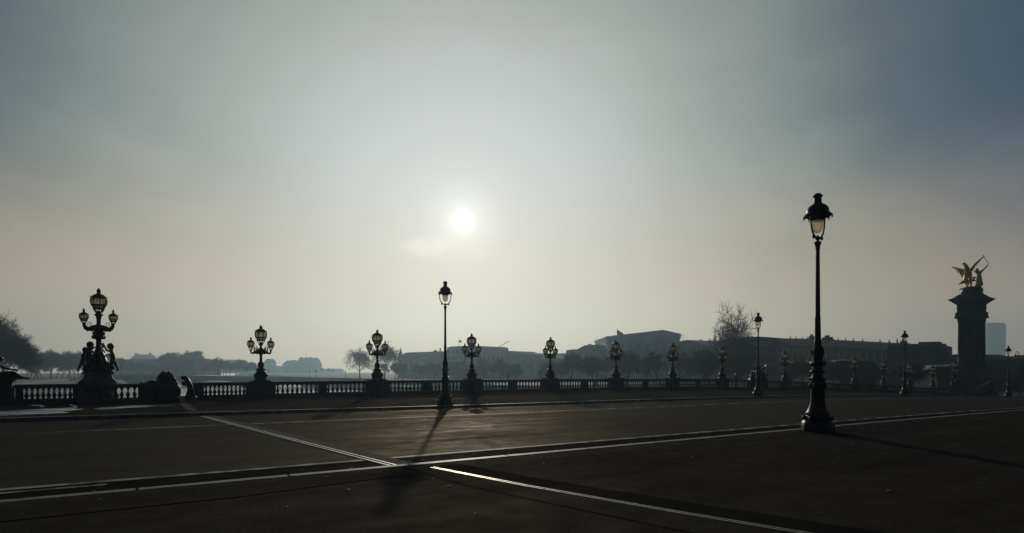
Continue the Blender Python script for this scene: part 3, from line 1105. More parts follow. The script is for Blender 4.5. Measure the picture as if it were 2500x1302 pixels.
PED_H = 1.04
proto_c = proto_p = None
for i, u in enumerate(ped_u):
    z = zp(u)
    if i == 0:
        proto_p = p = make_pedestal(UV(u, V_PAR, z))
        proto_c = c = make_candelabra(UV(u, V_PAR, z + PED_H))
    else:
        p = copy_tree(proto_p); p.location = UV(u, V_PAR, z)
        c = copy_tree(proto_c); c.location = UV(u, V_PAR, z + PED_H)
        c.rotation_euler = (R(((i * 37) % 7 - 3) * 0.22), R(((i * 53) % 7 - 3) * 0.22), R(90) - TH + R(((i * 29) % 11 - 5) * 1.6))
    tag(c, ('small ' if i > 10 else '') + 'bronze three-lantern lamppost ' + WHERE[i], 'lamppost', 'three-lantern lampposts along the parapet')
    tag(p, ('dim' if i > 6 else 'pale') + ' stone pedestal under the lamppost ' + WHERE[i], 'pedestal', 'pedestals along the parapet')

# baluster: one profile, turned
bal_me = MB().lathe([(0, 0.085), (0.035, 0.085), (0.04, 0.062), (0.065, 0.055), (0.09, 0.066), (0.12, 0.092), (0.16, 0.100), (0.21, 0.088), (0.27, 0.058),
                     (0.34, 0.038), (0.40, 0.034), (0.415, 0.056), (0.435, 0.056), (0.45, 0.044), (0.475, 0.060), (0.49, 0.082), (0.53, 0.082)], 12).build('baluster_profile', 'stone', None, 50)
bal_mesh = bal_me.data
bpy.data.objects.remove(bal_me)


def balustrade(u0, u1, label, npan=2, nb=9, pier0=0.36, pier1=0.36, path=None):
    """one bay between two pedestals: base, cap rail, piers and turned balusters. path(x) -> (u, v) for x in u0..u1"""
    zf = zp
    uv = path or (lambda x: (x, V_PAR))
    um, vm = uv((u0 + u1) / 2)
    org = UV(um, vm, zf(um))
    t = empty('balustrade', org)
    steps = 6 if path is None else 14

    def rail(h0, h1, w, a=u0, b=u1, n=steps):
        m = MB()
        vs = []
        for k in range(n + 1):
            x = a + (b - a) * k / n
            p, q = Vector(uv(x - 0.01)), Vector(uv(x + 0.01))
            d = (q - p).normalized()
            c = Vector(uv(x))
            for s, h in ((-w, h0), (w, h0), (w, h1), (-w, h1)):
                vs.append(UV(c.x - d.y * s, c.y + d.x * s, zf(c.x) + h) - org)
        fs = [(0, 1, 2, 3), tuple(4 * n + k for k in (3, 2, 1, 0))]
        for k in range(n):
            for q in range(4):
                q2 = (q + 1) % 4
                fs.append((4 * k + q, 4 * k + q2, 4 * k + 4 + q2, 4 * k + 4 + q))
        return m.add(vs, fs)

    base = rail(0, 0.17, 0.24)
    r2 = rail(0.168, 0.215, 0.19)
    base.add(r2.v, r2.f)
    base.build('base_course', 'stone', t)
    cap = rail(0.745, 0.80, 0.17)
    for q in (rail(0.798, 0.905, 0.235), rail(0.903, 0.93, 0.20)):
        cap.add(q.v, q.f)
    cap.build('cap_rail', 'stone', t)
    edges = [u0 + pier0] + [u0 + (u1 - u0) * k / npan for k in range(1, npan)] + [u1 - pier1]
    hw = 0.24
    segs = []
    for k in range(npan):
        segs.append((edges[k] + (0.0 if k == 0 else hw), edges[k + 1] - (0.0 if k == npan - 1 else hw)))
    piers = [(u0, segs[0][0])] + [(segs[k][1], segs[k + 1][0]) for k in range(npan - 1)] + [(segs[-1][1], u1)]
    for a, b in piers:
        if b - a > 0.05:
            rail(0.214, 0.746, 0.175, a, b, 3 if path else 1).build('pier', 'stone', t)
    for a, b in segs:
        st = (b - a) / nb
        for k in range(nb):
            u, v = uv(a + st * (k + 0.5))
            o = bpy.data.objects.new('baluster', bal_mesh)
            COL.objects.link(o)
            o.parent = t
            o.location = UV(u, v, zf(u) + 0.2145) - org
    tag(t, label, 'balustrade', 'balustrade bays of the far parapet')
    return t


HP = 0.43
for i in range(6):
    balustrade(ped_u[i] + HP, ped_u[i + 1] - HP, 'pale stone balustrade ' + BAYS[i])
u_tr = u_of(1850, V_PAR)
balustrade(ped_u[6] + HP, u_tr - 1.2, 'stone balustrade between the lamppost before the spires and the spiky trophy', 1, 7)
balustrade(u_tr + 1.2, ped_u[7] - HP, 'stone balustrade between the spiky trophy and the next lamppost', 1, 5)
RIGHT_BAYS = ['stone balustrade just left of the tallest street lamp post', 'stone balustrade just right of the tallest street lamp post',
              'dim stone balustrade between the first two lampposts after the tallest street lamp',
              'dim stone balustrade just left of the street lamp before the flat block',
              'dim stone balustrade just right of the street lamp before the flat block']
for i in range(7, 12):
    balustrade(ped_u[i] + HP, ped_u[i + 1] - HP, RIGHT_BAYS[i - 7])

# great candelabra left, and its twin in front of the pylon
u_big = u_of(241, V_PAR)
u_big2 = u_of(2331, V_PAR)


def make_great_pedestal(loc):
    t = empty('great_pedestal', loc, R(90) - TH)
    m = MB().box((0, 0, 0.15), (2.1, 1.9, 0.30)).box((0, 0, 0.34), (1.98, 1.78, 0.08))
    m.build('plinth', 'stone_pale', t)
    m = MB().box((0, 0, 0.62), (1.86, 1.62, 0.48)).box((0, 0, 0.92), (1.96, 1.72, 0.12))
    m.lathe([(0.98, 1.30), (1.03, 1.28), (1.10, 1.14), (1.20, 1.02), (1.30, 0.96), (1.36, 0.98)], 4, rot=R(45))
    m.build('die', 'stone_pale', t)
    MB().box((-0.25, -0.822, 0.62), (0.80, 0.03, 0.30)).build('inscription_panel', 'stone_dark', t)
    MB().box((0, 0, 1.415), (1.62, 1.46, 0.11)).build('cap', 'stone_pale', t)
    return t


gp = make_great_pedestal(UV(u_big, V_PAR, zp(u_big)))
gp.scale = (.82, .9, 1.04)
tag(gp, 'broad stone pedestal under the lamppost ringed by children', 'pedestal')
gc = make_big_candelabra(UV(u_big, V_PAR, zp(u_big) + 1.47 * 1.04))
gc.scale = (1, 1, 1.03)
tag(gc, 'great bronze three-lantern lamppost ringed by dancing children', 'lamppost', 'great lampposts')
gp2 = copy_tree(gp); gp2.location = UV(u_big2, V_PAR, zp(u_big2))
tag(gp2, 'broad dark stone pedestal in the shade at the foot of the tall pylon', 'pedestal')
gc2 = copy_tree(gc); gc2.location = UV(u_big2, V_PAR, zp(u_big2) + 0.95)
tag(gc2, 'great dark lamppost standing against the foot of the tall stone pylon', 'lamppost', 'great lampposts')
balustrade(ped_u[12] + HP, u_big2 - 1.0, 'dim stone balustrade at the left foot of the tall pylon', 1, 8)

# left: curved bay, pier and end figure
u_shell = u_of(407, V_PAR)
balustrade(u_shell + 1.02, ped_u[0] - HP, 'pale stone balustrade between the bronze shell and the nearest three-lantern lamppost', 1, 10, pier0=0.75)
V_BOW = V_PAR - 1.55
_ua, _ub = u_of(250, V_PAR - 0.9), u_of(338, V_BOW)
_va, _L = V_PAR - 0.86, 2.9


def bow(x):
    # the parapet swings out of the pedestal's front and round to the pier of the shell group
    if x <= 2.3:
        f = max(0.0, x / 2.3) * math.pi / 2
        return (_ua + (_ub - _ua) * (1 - math.cos(f)), _va + (V_BOW - _va) * math.sin(f))
    return (_ub + (x - 2.3), V_BOW)


balustrade(0.0, _L, 'short curved stone balustrade between the lamppost ringed by children and the shell', 1, 8, pier0=0.1, pier1=0.62, path=bow)
u_fig = u_of(18, V_PAR)
balustrade(u_of(37, V_PAR) + 0.02, u_big - 0.80, 'stone balustrade between the reclining figure and the lamppost ringed by children', 1, 9, pier0=0.3, pier1=0.25)
fp = empty('figure_pedestal', UV(u_of(37, V_PAR) - 0.73, V_PAR, zp(u_fig)), R(90) - TH)
MB().box((-0.25, 0, 0.14), (2.2, 1.5, 0.28)).build('plinth', 'stone', fp)
MB().box((-0.25, 0, 0.68), (1.9, 1.3, 0.80)).box((-0.25, 0, 1.12), (2.0, 1.4, 0.10)).build('die', 'stone', fp)
tag(fp, 'stone pedestal carrying a reclining bronze figure', 'pedestal')
rf = empty('reclining_figure', UV(u_fig + 0.02, V_PAR, zp(u_fig) + 1.17), R(90) - TH)
rf.scale = (.8, .8, .8)
P = [(-0.55, 0, 0.24, .24), (-0.62, 0, 0.52, .22), (-0.55, 0, 0.84, .21), (-0.45, 0, 1.00, .07), (-0.38, -0.02, 1.14, .12), (-0.35, -0.02, 1.26, .12),
     (-0.05, -.16, 0.34, .17), (0.25, -.18, 0.42, .12), (0.62, -.18, 0.14, .07), (0.86, -.20, 0.05, .05),
     (-0.1, .16, 0.22, .17), (0.40, .18, 0.18, .11), (0.80, .16, 0.08, .06), (1.02, .14, 0.05, .05),
     (-0.40, -.28, 0.84, .09), (-0.05, -.32, 0.66, .07), (0.38, -.26, 0.56, .055), (0.52, -.25, 0.55, .04),
     (-0.62, .28, 0.82, .09), (-0.85, .34, 0.50, .07), (-0.95, .30, 0.16, .055)]
E = [(0, 1), (1, 2), (2, 3), (3, 4), (4, 5), (0, 6), (6, 7), (7, 8), (8, 9), (0, 10), (10, 11), (11, 12), (12, 13), (2, 14), (14, 15), (15, 16), (16, 17), (2, 18), (18, 19), (19, 20)]
skin('body', P, E, 'bronze', rf, heads=[(-0.36, -0.02, 1.22, 0.165)])
MB().ball((-0.40, 0.02, 1.25), 0.17, 10, 6, (1.1, 1, .9)).build('hair', 'bronze', rf, 60)
m = MB()
m.ball((-0.1, 0, 0.06), 0.5, 14, 6, (1.7, 1.0, 0.22)).ball((0.2, -0.1, 0.2), 0.22, 10, 6, (1.4, 1, .9)).ball((-0.5, 0.1, 0.2), 0.3, 10, 6)
m.build('drapery', 'bronze', rf, 60)
tag(rf, 'dark bronze reclining figure with one arm stretched out', 'statue')

# bronze shell group on the crown of the arch
def shell_group(loc):
    t = empty('sculpture_group', loc, R(90) - TH)
    m = MB()
    m.box((-0.1, 0, 0.47), (1.75, 0.9, 0.80)).box((-0.1, -0.1, 0.10), (1.95, 1.1, 0.20))
    m.ball((-0.95, -0.2, 0.55), 0.28, 12, 7, (.7, 1, 1.2)).ball((0.78, -0.2, 0.55), 0.28, 12, 7, (.7, 1, 1.2))
    m.build('cartouche', 'bronze', t, 40)
    m = MB()
    prof = [(0.80, 0.74), (1.00, 0.66), (1.18, 0.58), (1.34, 0.53), (1.48, 0.45), (1.58, 0.36), (1.66, 0.22), (1.68, 0.08)]
    m.lathe(prof, 28, flute=0.06, nfl=10)
    for k in range(7):
        a = R(180 + 12 + 26 * k)
        m.tube([(q * 1.0 * math.cos(a), q * math.sin(a), h) for h, q in prof], [0.07, .065, .06, .055, .05, .05, .05, .04], 6)
    rr = random.Random(9)
    for k in range(26):
        h = rr.uniform(0.85, 1.5); a = rr.uniform(0, 6.283)
        q = 0.72 - (h - 0.8) * 0.42
        m.ball((q * math.cos(a), q * math.sin(a), h), rr.uniform(0.07, 0.17), 8, 5, (1, 1, rr.uniform(.7, 1.4)))
    for sx in (-1, 1):
        m.ball((sx * 0.20, -0.1, 1.62), 0.13, 9, 6)
    m.build('shell', 'bronze', t, 40)
    return t


sg = shell_group(UV(u_of(405, V_PAR - 1.0), V_PAR - 1.0, zp(u_shell)))
sg.scale = (.70, .70, .90)
tag(sg, 'dark bronze shell trophy rising above the parapet at the crown of the arch', 'sculpture')
m = MB()
# figures leaning over the parapet each side of the shell
Pm = [(1.28, -0.35, 0.05, .15), (1.52, -0.30, 0.42, .19), (1.64, -0.22, 0.78, .21), (1.58, -0.15, 1.06, .22), (1.38, -0.1, 1.28, .20), (1.14, -0.08, 1.36, .13), (0.96, -0.08, 1.31, .13),
      (1.20, -0.2, 1.04, .15), (0.98, -0.2, 0.96, .15), (1.78, -0.35, 0.26, .12), (2.02, -0.40, 0.10, .08)]
Em = [(0, 1), (1, 2), (2, 3), (3, 4), (4, 5), (5, 6), (3, 7), (7, 8), (1, 9), (9, 10)]
skin('bending_figure', Pm, Em, 'bronze', sg)
Pm = [(-1.66, -0.1, 1.06, .12), (-1.46, -0.1, 0.99, .07), (-1.20, -0.1, 1.02, .12), (-0.95, -0.1, 1.10, .17), (-0.70, -0.1, 1.04, .17), (-0.50, -0.1, 0.88, .18)]
skin('stretched_figure', Pm, [(0, 1), (1, 2), (2, 3), (3, 4), (4, 5)], 'bronze', sg)

# spiky trophy further along the parapet
tr = empty('trophy', UV(u_tr, V_PAR - 0.1, zp(u_tr)), R(90) - TH)
rnd = random.Random(11)
m = MB()
m.lathe([(0, 0.98), (0.2, 1.02), (0.7, 0.95), (0.95, 1.05), (1.05, 0.95), (1.2, 0.82), (1.5, 0.72), (1.75, 0.6), (1.95, 0.35), (2.0, 0.1)], 20)
for k in range(22):
    a, h = rnd.uniform(0, 6.28), rnd.uniform(0.7, 1.9)
    q = 0.95 - max(0, h - 1) * 0.45
    m.ball((q * math.cos(a), q * math.sin(a), h), rnd.uniform(0.12, 0.24), 8, 5)
m.build('cartouche', 'bronze', tr, 50)
m = MB()
for a, l in ((-34, 2.9), (-16, 2.55), (-5, 2.75), (8, 2.7), (20, 2.5), (33, 2.75), (52, 2.1)):
    dx, dz = math.sin(R(a)), math.cos(R(a))
    m.tube([(dx * 0.6, 0, 0.9 + 0.6 * dz), (dx * (l - 0.9), -0.1, 0.9 + dz * (l - 0.9) * 0.92)], [0.07, 0.05], 6)
m.build('flag_staffs', 'bronze', tr, 40)
for a, l in ((-34, 2.9), (33, 2.75)):
    dx, dz = math.sin(R(a)), math.cos(R(a))
    c = (dx * (l - 0.9), -0.1, 0.9 + dz * (l - 0.9) * 0.92)
    MB().tube([c, (c[0] + dx * 0.12, c[1], c[2] + dz * 0.14), (c[0] + dx * 0.30, c[1], c[2] + dz * 0.34)], [0.07, 0.075, 0.02], 8).build('gilt_finial', 'gold', tr, 40)
skin('garland_figure', [(0.7, -0.1, 0.95, .2), (1.05, -0.1, 1.15, .17), (1.3, -0.1, 1.4, .2), (1.35, -.1, 1.62, .15)], [(0, 1), (1, 2), (2, 3)], 'bronze', tr)
tag(tr, 'dark spiky bronze trophy of flag staffs with two bright gilt tips on the parapet', 'sculpture')
pc = empty('putto_group', UV(u_of(1797, V_PAR), V_PAR, zp(u_of(1797, V_PAR)) + 0.93), R(90) - TH)
skin('body', [(0, 0, 0.16, .18), (0.0, 0, 0.34, .19), (0.05, 0, 0.54, .16), (0.10, 0, 0.62, .07), (0.14, 0, 0.76, .15), (0.3, -.1, 0.2, .12), (0.62, -.1, 0.14, .09), (0.95, -.1, 0.05, .07),
              (-0.15, -.2, 0.48, .08), (-0.45, -.2, 0.26, .07), (-0.8, -.15, 0.10, .07)],
     [(0, 1), (1, 2), (2, 3), (3, 4), (0, 5), (5, 6), (6, 7), (2, 8), (8, 9), (9, 10)], 'bronze', pc)
tag(pc, 'small dark bronze child crouching on the parapet beside the spiky trophy', 'statue')

# ------------------------------------------------------------------ the great pylon with its gilded group
PY_Y = 105.0
pp = at(2372, PY_Y, z=0)
pu, pv_ = pp.dot(DU), pp.dot(DV)
pz = -3.4
py = empty('pylon', (pp.x, pp.y, pz), R(90) - TH)
py.scale = (0.70, 0.70, 1)
H0 = lambda row: EYE - (row - HOR) / F * PY_Y - pz       # height above its foot for a picture row
m = MB()
m.box((0, 0, 0.6), (8.6, 8.6, 1.2)).box((0, 0, 1.5), (7.8, 7.8, 0.6)).box((0, 0, 2.7), (7.0, 7.0, 1.8))
m.lathe([(3.6, 5.2), (3.8, 5.1), (4.0, 4.5), (4.6, 3.95), (5.4, 3.62), (6.0, 3.52)], 4, rot=R(45))
m.box((0, 0, 3.65), (7.5, 7.5, 0.3))
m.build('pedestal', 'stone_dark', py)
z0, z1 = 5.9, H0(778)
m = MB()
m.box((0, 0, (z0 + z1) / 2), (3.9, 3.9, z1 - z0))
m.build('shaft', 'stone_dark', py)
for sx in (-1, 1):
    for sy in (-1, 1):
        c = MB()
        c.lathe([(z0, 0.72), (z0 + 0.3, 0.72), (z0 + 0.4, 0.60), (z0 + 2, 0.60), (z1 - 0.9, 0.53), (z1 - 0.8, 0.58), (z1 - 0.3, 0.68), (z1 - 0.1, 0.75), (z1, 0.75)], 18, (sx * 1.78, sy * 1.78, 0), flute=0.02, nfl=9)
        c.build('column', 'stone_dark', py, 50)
m = MB()
m.box((0, -2.0, z1 - 4.2), (1.9, 0.22, 6.2)).box((0, 2.0, z1 - 4.2), (1.9, 0.22, 6.2)).box((-2.0, 0, z1 - 4.2), (0.22, 1.9, 6.2)).box((2.0, 0, z1 - 4.2), (0.22, 1.9, 6.2))
m.build('niche_panel', 'stone_dark', py)
for cx, cy, sc_ in ((0, -2.16, (1, .35, .9)), (-2.16, 0, (.35, 1, .9))):
    m = MB()
    for zz, rr in ((z1 - 3.3, .55), (z1 - 3.9, .62), (z1 - 4.6, .55), (z1 - 5.1, .42), (z1 - 2.8, .4)):
        m.ball((cx, cy, zz), rr, 12, 7, sc_)
    m.build('medallion', 'stone_dark', py, 50)
za, zb, zc, zd = z1, H0(763), H0(745), H0(731)
m = MB()
m.box((0, 0, za + 0.55), (5.35, 5.35, 1.1)).box((0, 0, za + 0.25), (5.6, 5.6, 0.3))
m.box((0, 0, (za + 1.1 + zc) / 2), (4.75, 4.75, zc - za - 1.1))
m.box((0, 0, za + 1.9), (5.0, 5.0, 0.15))
m.lathe([(zc - 0.1, 3.40), (zc + 0.15, 3.55), (zc + 0.35, 4.1), (zc + 0.7, 4.75), (zd - 0.12, 5.35), (zd + 0.08, 5.40)], 4, rot=R(45))
m.build('entablature', 'stone_dark', py)
m = MB()
m.lathe([(zd + 0.06, 5.0), (zd + 0.4, 4.0), (zd + 0.75, 3.3), (zd + 0.95, 2.75)], 4, rot=R(45))
ze = zd + 0.9
m.lathe([(zd + 0.1, 2.5), (ze, 2.45), (ze + 0.35, 2.2), (ze + 0.55, 1.7)], 24)
m.build('crowning', 'stone_dark', py, 30)
tag(py, 'tall dark stone pylon with a broad cornice at the end of the bridge', 'pylon')

# gilded winged horse and herald on top
gb = Vector((pp.x, pp.y, pz + ze + 0.5))
gs = empty('gilded_statue', gb, math.atan2(pp.y, pp.x) - R(90))
gs.scale = (0.98, 1, 1.04)
K = 0.01373


def gp_(x, y, d=0.0, r=0.1):
    return ((x - 390) * K, d, (530 - y) * K, r * 1.38)


m = MB()
m.lathe([(-0.05, 1.75), (0.10, 1.72), (0.45, 1.62), (0.62, 1.5), (0.75, 1.2), (0.9, 0.4)], 20)
rnd = random.Random(2)
for k in range(22):
    a = rnd.uniform(0, 6.28); q = rnd.uniform(0.9, 1.6)
    m.ball((q * math.cos(a), q * math.sin(a), rnd.uniform(0.2, 0.7)), rnd.uniform(.15, .34), 8, 5)
m.build('rock_base', 'bronze', gs, 50)
horse = [gp_(355, 330, 0.35, .42), gp_(352, 290, 0.05, .46), gp_(345, 250, -0.25, .36), gp_(332, 210, -0.5, .25), gp_(318, 178, -0.62, .19), gp_(302, 165, -0.78, .13), gp_(296, 185, -1.0, .09),
         gp_(322, 335, -0.45, .17), gp_(318, 375, -0.85, .14), gp_(330, 410, -0.7, .08), gp_(322, 440, -0.7, .08),
         gp_(375, 335, -0.4, .17), gp_(368, 385, -0.7, .12), gp_(380, 430, -0.55, .08), gp_(378, 465, -0.5, .09),
         gp_(345, 370, 0.8, .24), gp_(335, 420, 0.9, .13), gp_(345, 465, 0.8, .09),
         gp_(375, 370, 0.8, .24), gp_(385, 420, 0.9, .13), gp_(382, 465, 0.8, .09),
         gp_(365, 350, 1.1, .12), gp_(360, 400, 1.4, .14), gp_(355, 440, 1.4, .06)]
skin('winged_horse', horse, [(0, 1), (1, 2), (2, 3), (3, 4), (4, 5), (5, 6), (1, 7), (7, 8), (8, 9), (9, 10), (1, 11), (11, 12), (12, 13), (13, 14), (0, 15), (15, 16), (16, 17), (0, 18), (18, 19), (19, 20), (0, 21), (21, 22), (22, 23)], 'gold', gs)


def wing(root, tip, mid, lo, name='wing', n=7):
    """curved wing of overlapping feathers from the shoulder out to the tip"""
    m = MB()
    a, b, c = Vector(gp_(*root)[:3]), Vector(gp_(*mid)[:3]), Vector(gp_(*tip)[:3])
    lead = [a.lerp(b, t).lerp(b.lerp(c, t), t) for t in [i / 10 for i in range(11)]]
    m.tube(lead, [0.24 - 0.017 * i for i in range(11)], 8)
    e = Vector(gp_(*lo)[:3])
    for k in range(n):
        t = k / (n - 1)
        s = lead[int(1 + t * 8)]
        f = e.lerp(c, t ** 1.3)
        w = 0.30 * (1 - 0.55 * t)
        mid_ = s.lerp(f, 0.55) + Vector((0, 0.06 * k, 0))
        m.tube([s, mid_, f], [w, w * 0.85, 0.04], 6)
    return m.build(name, 'gold', gs, 50)


wing((325, 265, -0.1), (175, 185, 0.9), (262, 225, 0.3), (292, 345, 0.4))
wing((378, 265, -0.1), (514, 92, 0.9), (408, 190, 0.3), (402, 250, 0.5))
fig = [gp_(470, 365, -0.3, .25), gp_(470, 325, -0.3, .22), gp_(468, 295, -0.3, .25), gp_(455, 280, -0.3, .10), gp_(448, 264, -0.32, .16),
       gp_(492, 288, -0.3, .13), gp_(530, 250, -0.3, .09), gp_(565, 204, -0.32, .08),
       gp_(440, 292, -0.35, .12), gp_(415, 275, -0.4, .09),
       gp_(468, 405, -0.3, .30), gp_(475, 450, -0.3, .40), gp_(478, 475, -0.3, .46), gp_(440, 455, -0.5, .16), gp_(432, 478, -0.5, .10)]
skin('herald', fig, [(0, 1), (1, 2), (2, 3), (3, 4), (2, 5), (5, 6), (6, 7), (2, 8), (8, 9), (0, 10), (10, 11), (11, 12), (10, 13), (13, 14)], 'gold', gs, heads=[((448 - 390) * K, -0.32, (530 - 262) * K, 0.26)])
MB().tube([gp_(570, 200, -0.3)[:3], gp_(540, 145, -0.3)[:3], gp_(514, 96, -0.3)[:3], gp_(508, 88, -0.3)[:3]], [0.05, 0.045, 0.06, 0.12], 8).build('trumpet', 'gold', gs, 50)
m = MB()
for a, b in (((330, 395, -0.3), (245, 430, -0.2)), ((330, 385, -0.2), (270, 405, -.5)), ((410, 365, -0.2), (440, 350, -.4)), ((405, 390, -.2), (438, 395, -.5))):
    m.tube([gp_(*a)[:3], gp_(*b)[:3]], [0.26, 0.05], 7)
m.build('drapery', 'gold', gs, 50)
tag(gs, 'gilded winged horse led by a herald with a raised trumpet, on top of the pylon', 'statue')

# dark sculpture at the foot of the pylon
fl = empty('lion_statue', at(2398, 98, z=-2.9), R(12))
skin('body', [(0, 0, 1.5, .7), (0.9, 0, 1.7, .75), (1.7, 0, 2.1, .65), (2.3, 0, 2.6, .6), (2.9, -.1, 2.6, .35), (-0.8, 0, 1.2, .6), (-.9, 0, .5, .3), (-.8, 0, .1, .25), (1.6, -.2, 1.1, .3), (1.7, -.2, .2, .26), (1.4, .4, 1.1, .3), (1.4, .4, .2, .26)],
     [(0, 1), (1, 2), (2, 3), (3, 4), (0, 5), (5, 6), (6, 7), (2, 8), (8, 9), (1, 10), (10, 11)], 'stone_dark', fl)
tag(fl, 'dark stone lion standing at the foot of the pylon', 'statue')

# ------------------------------------------------------------------ buildings beyond the river
def zrow(py, Y):
    return EYE - (py - HOR) / F * Y


def block(name, A, B, depth, row_eave, zfoot, label, cat='building', wall='facade', roof=None, roof_h=0.0, roof_in=3.0,
          chims=(), windows=None, group=None, hip=True, row_b=None):
    """A, B = (column, distance) of the front corners; row_eave = picture row of the eave at A (row_b at B)"""
    a, b = at(A[0], A[1], z=zfoot), at(B[0], B[1], z=zfoot)
    za = zrow(row_eave, A[1]) - zfoot
    zb = za if row_b is None else zrow(row_b, B[1]) - zfoot
    d = (b - a); L = d.length; d.normalize()
    t = empty(name, a, math.atan2(d.y, d.x))
    # local x along the facade, +y away from the camera
    MB().add([(0, 0, 0), (L, 0, 0), (L, depth, 0), (0, depth, 0), (0, 0, za), (L, 0, zb), (L, depth, zb), (0, depth, za)],
             [(3, 2, 1, 0), (4, 5, 6, 7), (0, 1, 5, 4), (1, 2, 6, 5), (2, 3, 7, 6), (3, 0, 4, 7)]).build('wall', wall, t)
    rf = None
    if roof:
        i, e = roof_in, 0.4
        k = i if hip else 0.2
        m = MB().add([(-e, -e, za + 0.02), (L + e, -e, zb + 0.02), (L + e, depth + e, zb + 0.02), (-e, depth + e, za + 0.02),
                      (k, i, za + roof_h), (L - k, i, zb + roof_h), (L - k, depth - i, zb + roof_h), (k, depth - i, za + roof_h)],
                     [(3, 2, 1, 0), (4, 5, 6, 7), (0, 1, 5, 4), (1, 2, 6, 5), (2, 3, 7, 6), (3, 0, 4, 7)])
        rf = m.build('roof', roof, t)
    for c in chims:
        f, w, h = c[:3]
        zz = za + (zb - za) * f
        m = MB().box((L * f, depth * 0.4, zz + (roof_h + h) / 2), (w, w * 0.7, roof_h + h))
        for q in range(3):
            m.box((L * f + (q - 1) * w * 0.3, depth * 0.4, zz + roof_h + h + 0.3), (w * 0.14, w * 0.14, 0.7))
        m.build('chimney', 'stone_dark', rf or t)
    if windows:
        nx, nz_, w, h, zlo = windows
        wm = MB().box((0, 0, 0), (w, 0.16, h)).box((0, -0.05, -h / 2 - 0.12), (w + 0.4, 0.3, 0.16)).build('window', 'glass_dark')
        mesh = wm.data
        bpy.data.objects.remove(wm)
        for iz in range(nz_):
            for ix in range(nx):
                o = bpy.data.objects.new('window', mesh)
                COL.objects.link(o)
                o.parent = t
                x = L * (ix + 0.5) / nx
                zt = za + (zb - za) * x / L
                o.location = (x, -0.03, zlo + (zt - zlo - 1.0) * (iz + 0.5) / nz_)
    tag(t, label, cat, group)
    return t, L, za


GZ = -3.6
# far left, behind the right-bank trees
b, L, za = block('long_hall', (268, 720), (480, 640), 30, 884, GZ, 'long low hazy building with a flat roof behind the bronze shell', roof='zinc', roof_h=3.5, roof_in=12)
b, L, za = block('distant_palace', (318, 1150), (356, 1150), 40, 876, GZ, 'pale hazy pavilion with two end chimneys rising over the long low hall', roof='slate', roof_h=9, roof_in=7, chims=((0.05, 5, 2), (0.95, 4, 3)))
b, L, za = block('distant_palace', (522, 1150), (604, 1150), 40, 893, GZ, 'low pale hazy roofs with a square raised block on top', roof='slate', roof_h=4, roof_in=8)
MB().box((L * 0.40, 20, za + 6), (17, 17, 12)).build('raised_block', 'facade', b)
b, L, za = block('distant_palace', (644, 1150), (662, 1150), 25, 885, GZ, 'small hazy pavilion peeking out beside the lamppost nearest the shell', roof='slate', roof_h=7, roof_in=4)
b, L, za = block('distant_palace', (690, 1180), (726, 1180), 40, 890, GZ, 'hazy palace wing with a mansard roof beside the tallest hazy pavilion', roof='slate', roof_h=8, roof_in=6, chims=((0.55, 8, 1),))
b, L, za = block('distant_palace', (722, 1150), (768, 1150), 45, 890, GZ, 'tallest hazy palace pavilion with a steep roof and several chimneys', roof='slate', roof_h=13, roof_in=5, chims=((0.13, 3.5, 2), (0.40, 3, 2), (0.62, 6, 1.5), (0.92, 5, 1)))
b, L, za = block('distant_palace', (600, 1250), (700, 1250), 30, 897, GZ, 'faint low hazy roofline behind the mansard wing', roof='slate', roof_h=3)
b, L, za = block('distant_palace', (766, 1300), (830, 1300), 30, 905, GZ, 'faintest low hazy block beyond the tallest hazy pavilion', roof='slate', roof_h=4)

# left bank
b, L, za = block('quay_house', (972, 420), (1094, 385), 40, 873, GZ, 'hazy quayside house with a small spired corner turret', roof='slate', roof_h=3.6, roof_in=4,
                 chims=((0.25, 4, -.6), (0.42, 3, 1), (0.52, 1, 2.5), (0.66, 1, 1.5), (0.75, 3, 1.2), (0.84, .5, 3)), windows=(9, 3, 1.6, 2.6, 4))
m = MB().lathe([(0, 1.5), (za + 1.5, 1.5), (za + 1.8, 1.9)], 12, (1.2, 1.2, 0)); m.build('turret', 'facade', b, 40)
MB().lathe([(za + 1.8, 1.7), (za + 4.5, .7), (za + 7.6, 0.05)], 12, (1.2, 1.2, 0)).build('spire', 'slate', b, 40)
b, L, za = block('quay_house', (1092, 380), (1150, 365), 35, 849, GZ, 'hazy flat-topped block with a flagpole beside the street lamp', roof='zinc', roof_h=.8, roof_in=2, windows=(6, 4, 1.6, 2.4, 4))
m = MB().tube([(4.6, 6, za), (4.6, 6, za + 5.2)], 0.10, 6); m.build('flagpole', 'iron', b)
vs = []
for i in range(9):
    for h in (0, 1.5):
        vs.append((4.7 + i * 0.31, 6 + 0.18 * math.sin(i * 1.1), za + 3.6 + h - 0.05 * i))
fl_ = MB().add(vs, [(2 * i, 2 * i + 2, 2 * i + 3, 2 * i + 1) for i in range(8)]).add([v + Vector((0, 0.03, 0)) for v in map(Vector, vs)], [(2 * i, 2 * i + 2, 2 * i + 3, 2 * i + 1) for i in range(8)])
fl_.build('flag', 'flag', b)
b, L, za = block('quay_house', (1148, 372), (1242, 352), 35, 866, GZ, 'hazy low quayside house below the crane jib', roof='slate', roof_h=2, roof_in=4, chims=((0.1, 2, 1), (.6, 2, .6)), windows=(9, 3, 1.5, 2.4, 4), row_b=864)
b, L, za = block('quay_house', (1238, 350), (1310, 330), 35, 867, GZ, 'hazy quayside house with a slanting roofline beside the low gabled hall', roof='slate', roof_h=1.5, roof_in=3, row_b=872)
b, L, za = block('quay_house', (1285, 335), (1385, 310), 30, 878, GZ, 'low gabled hazy hall with bare trees poking above it', roof='zinc', roof_h=3.5, roof_in=13)
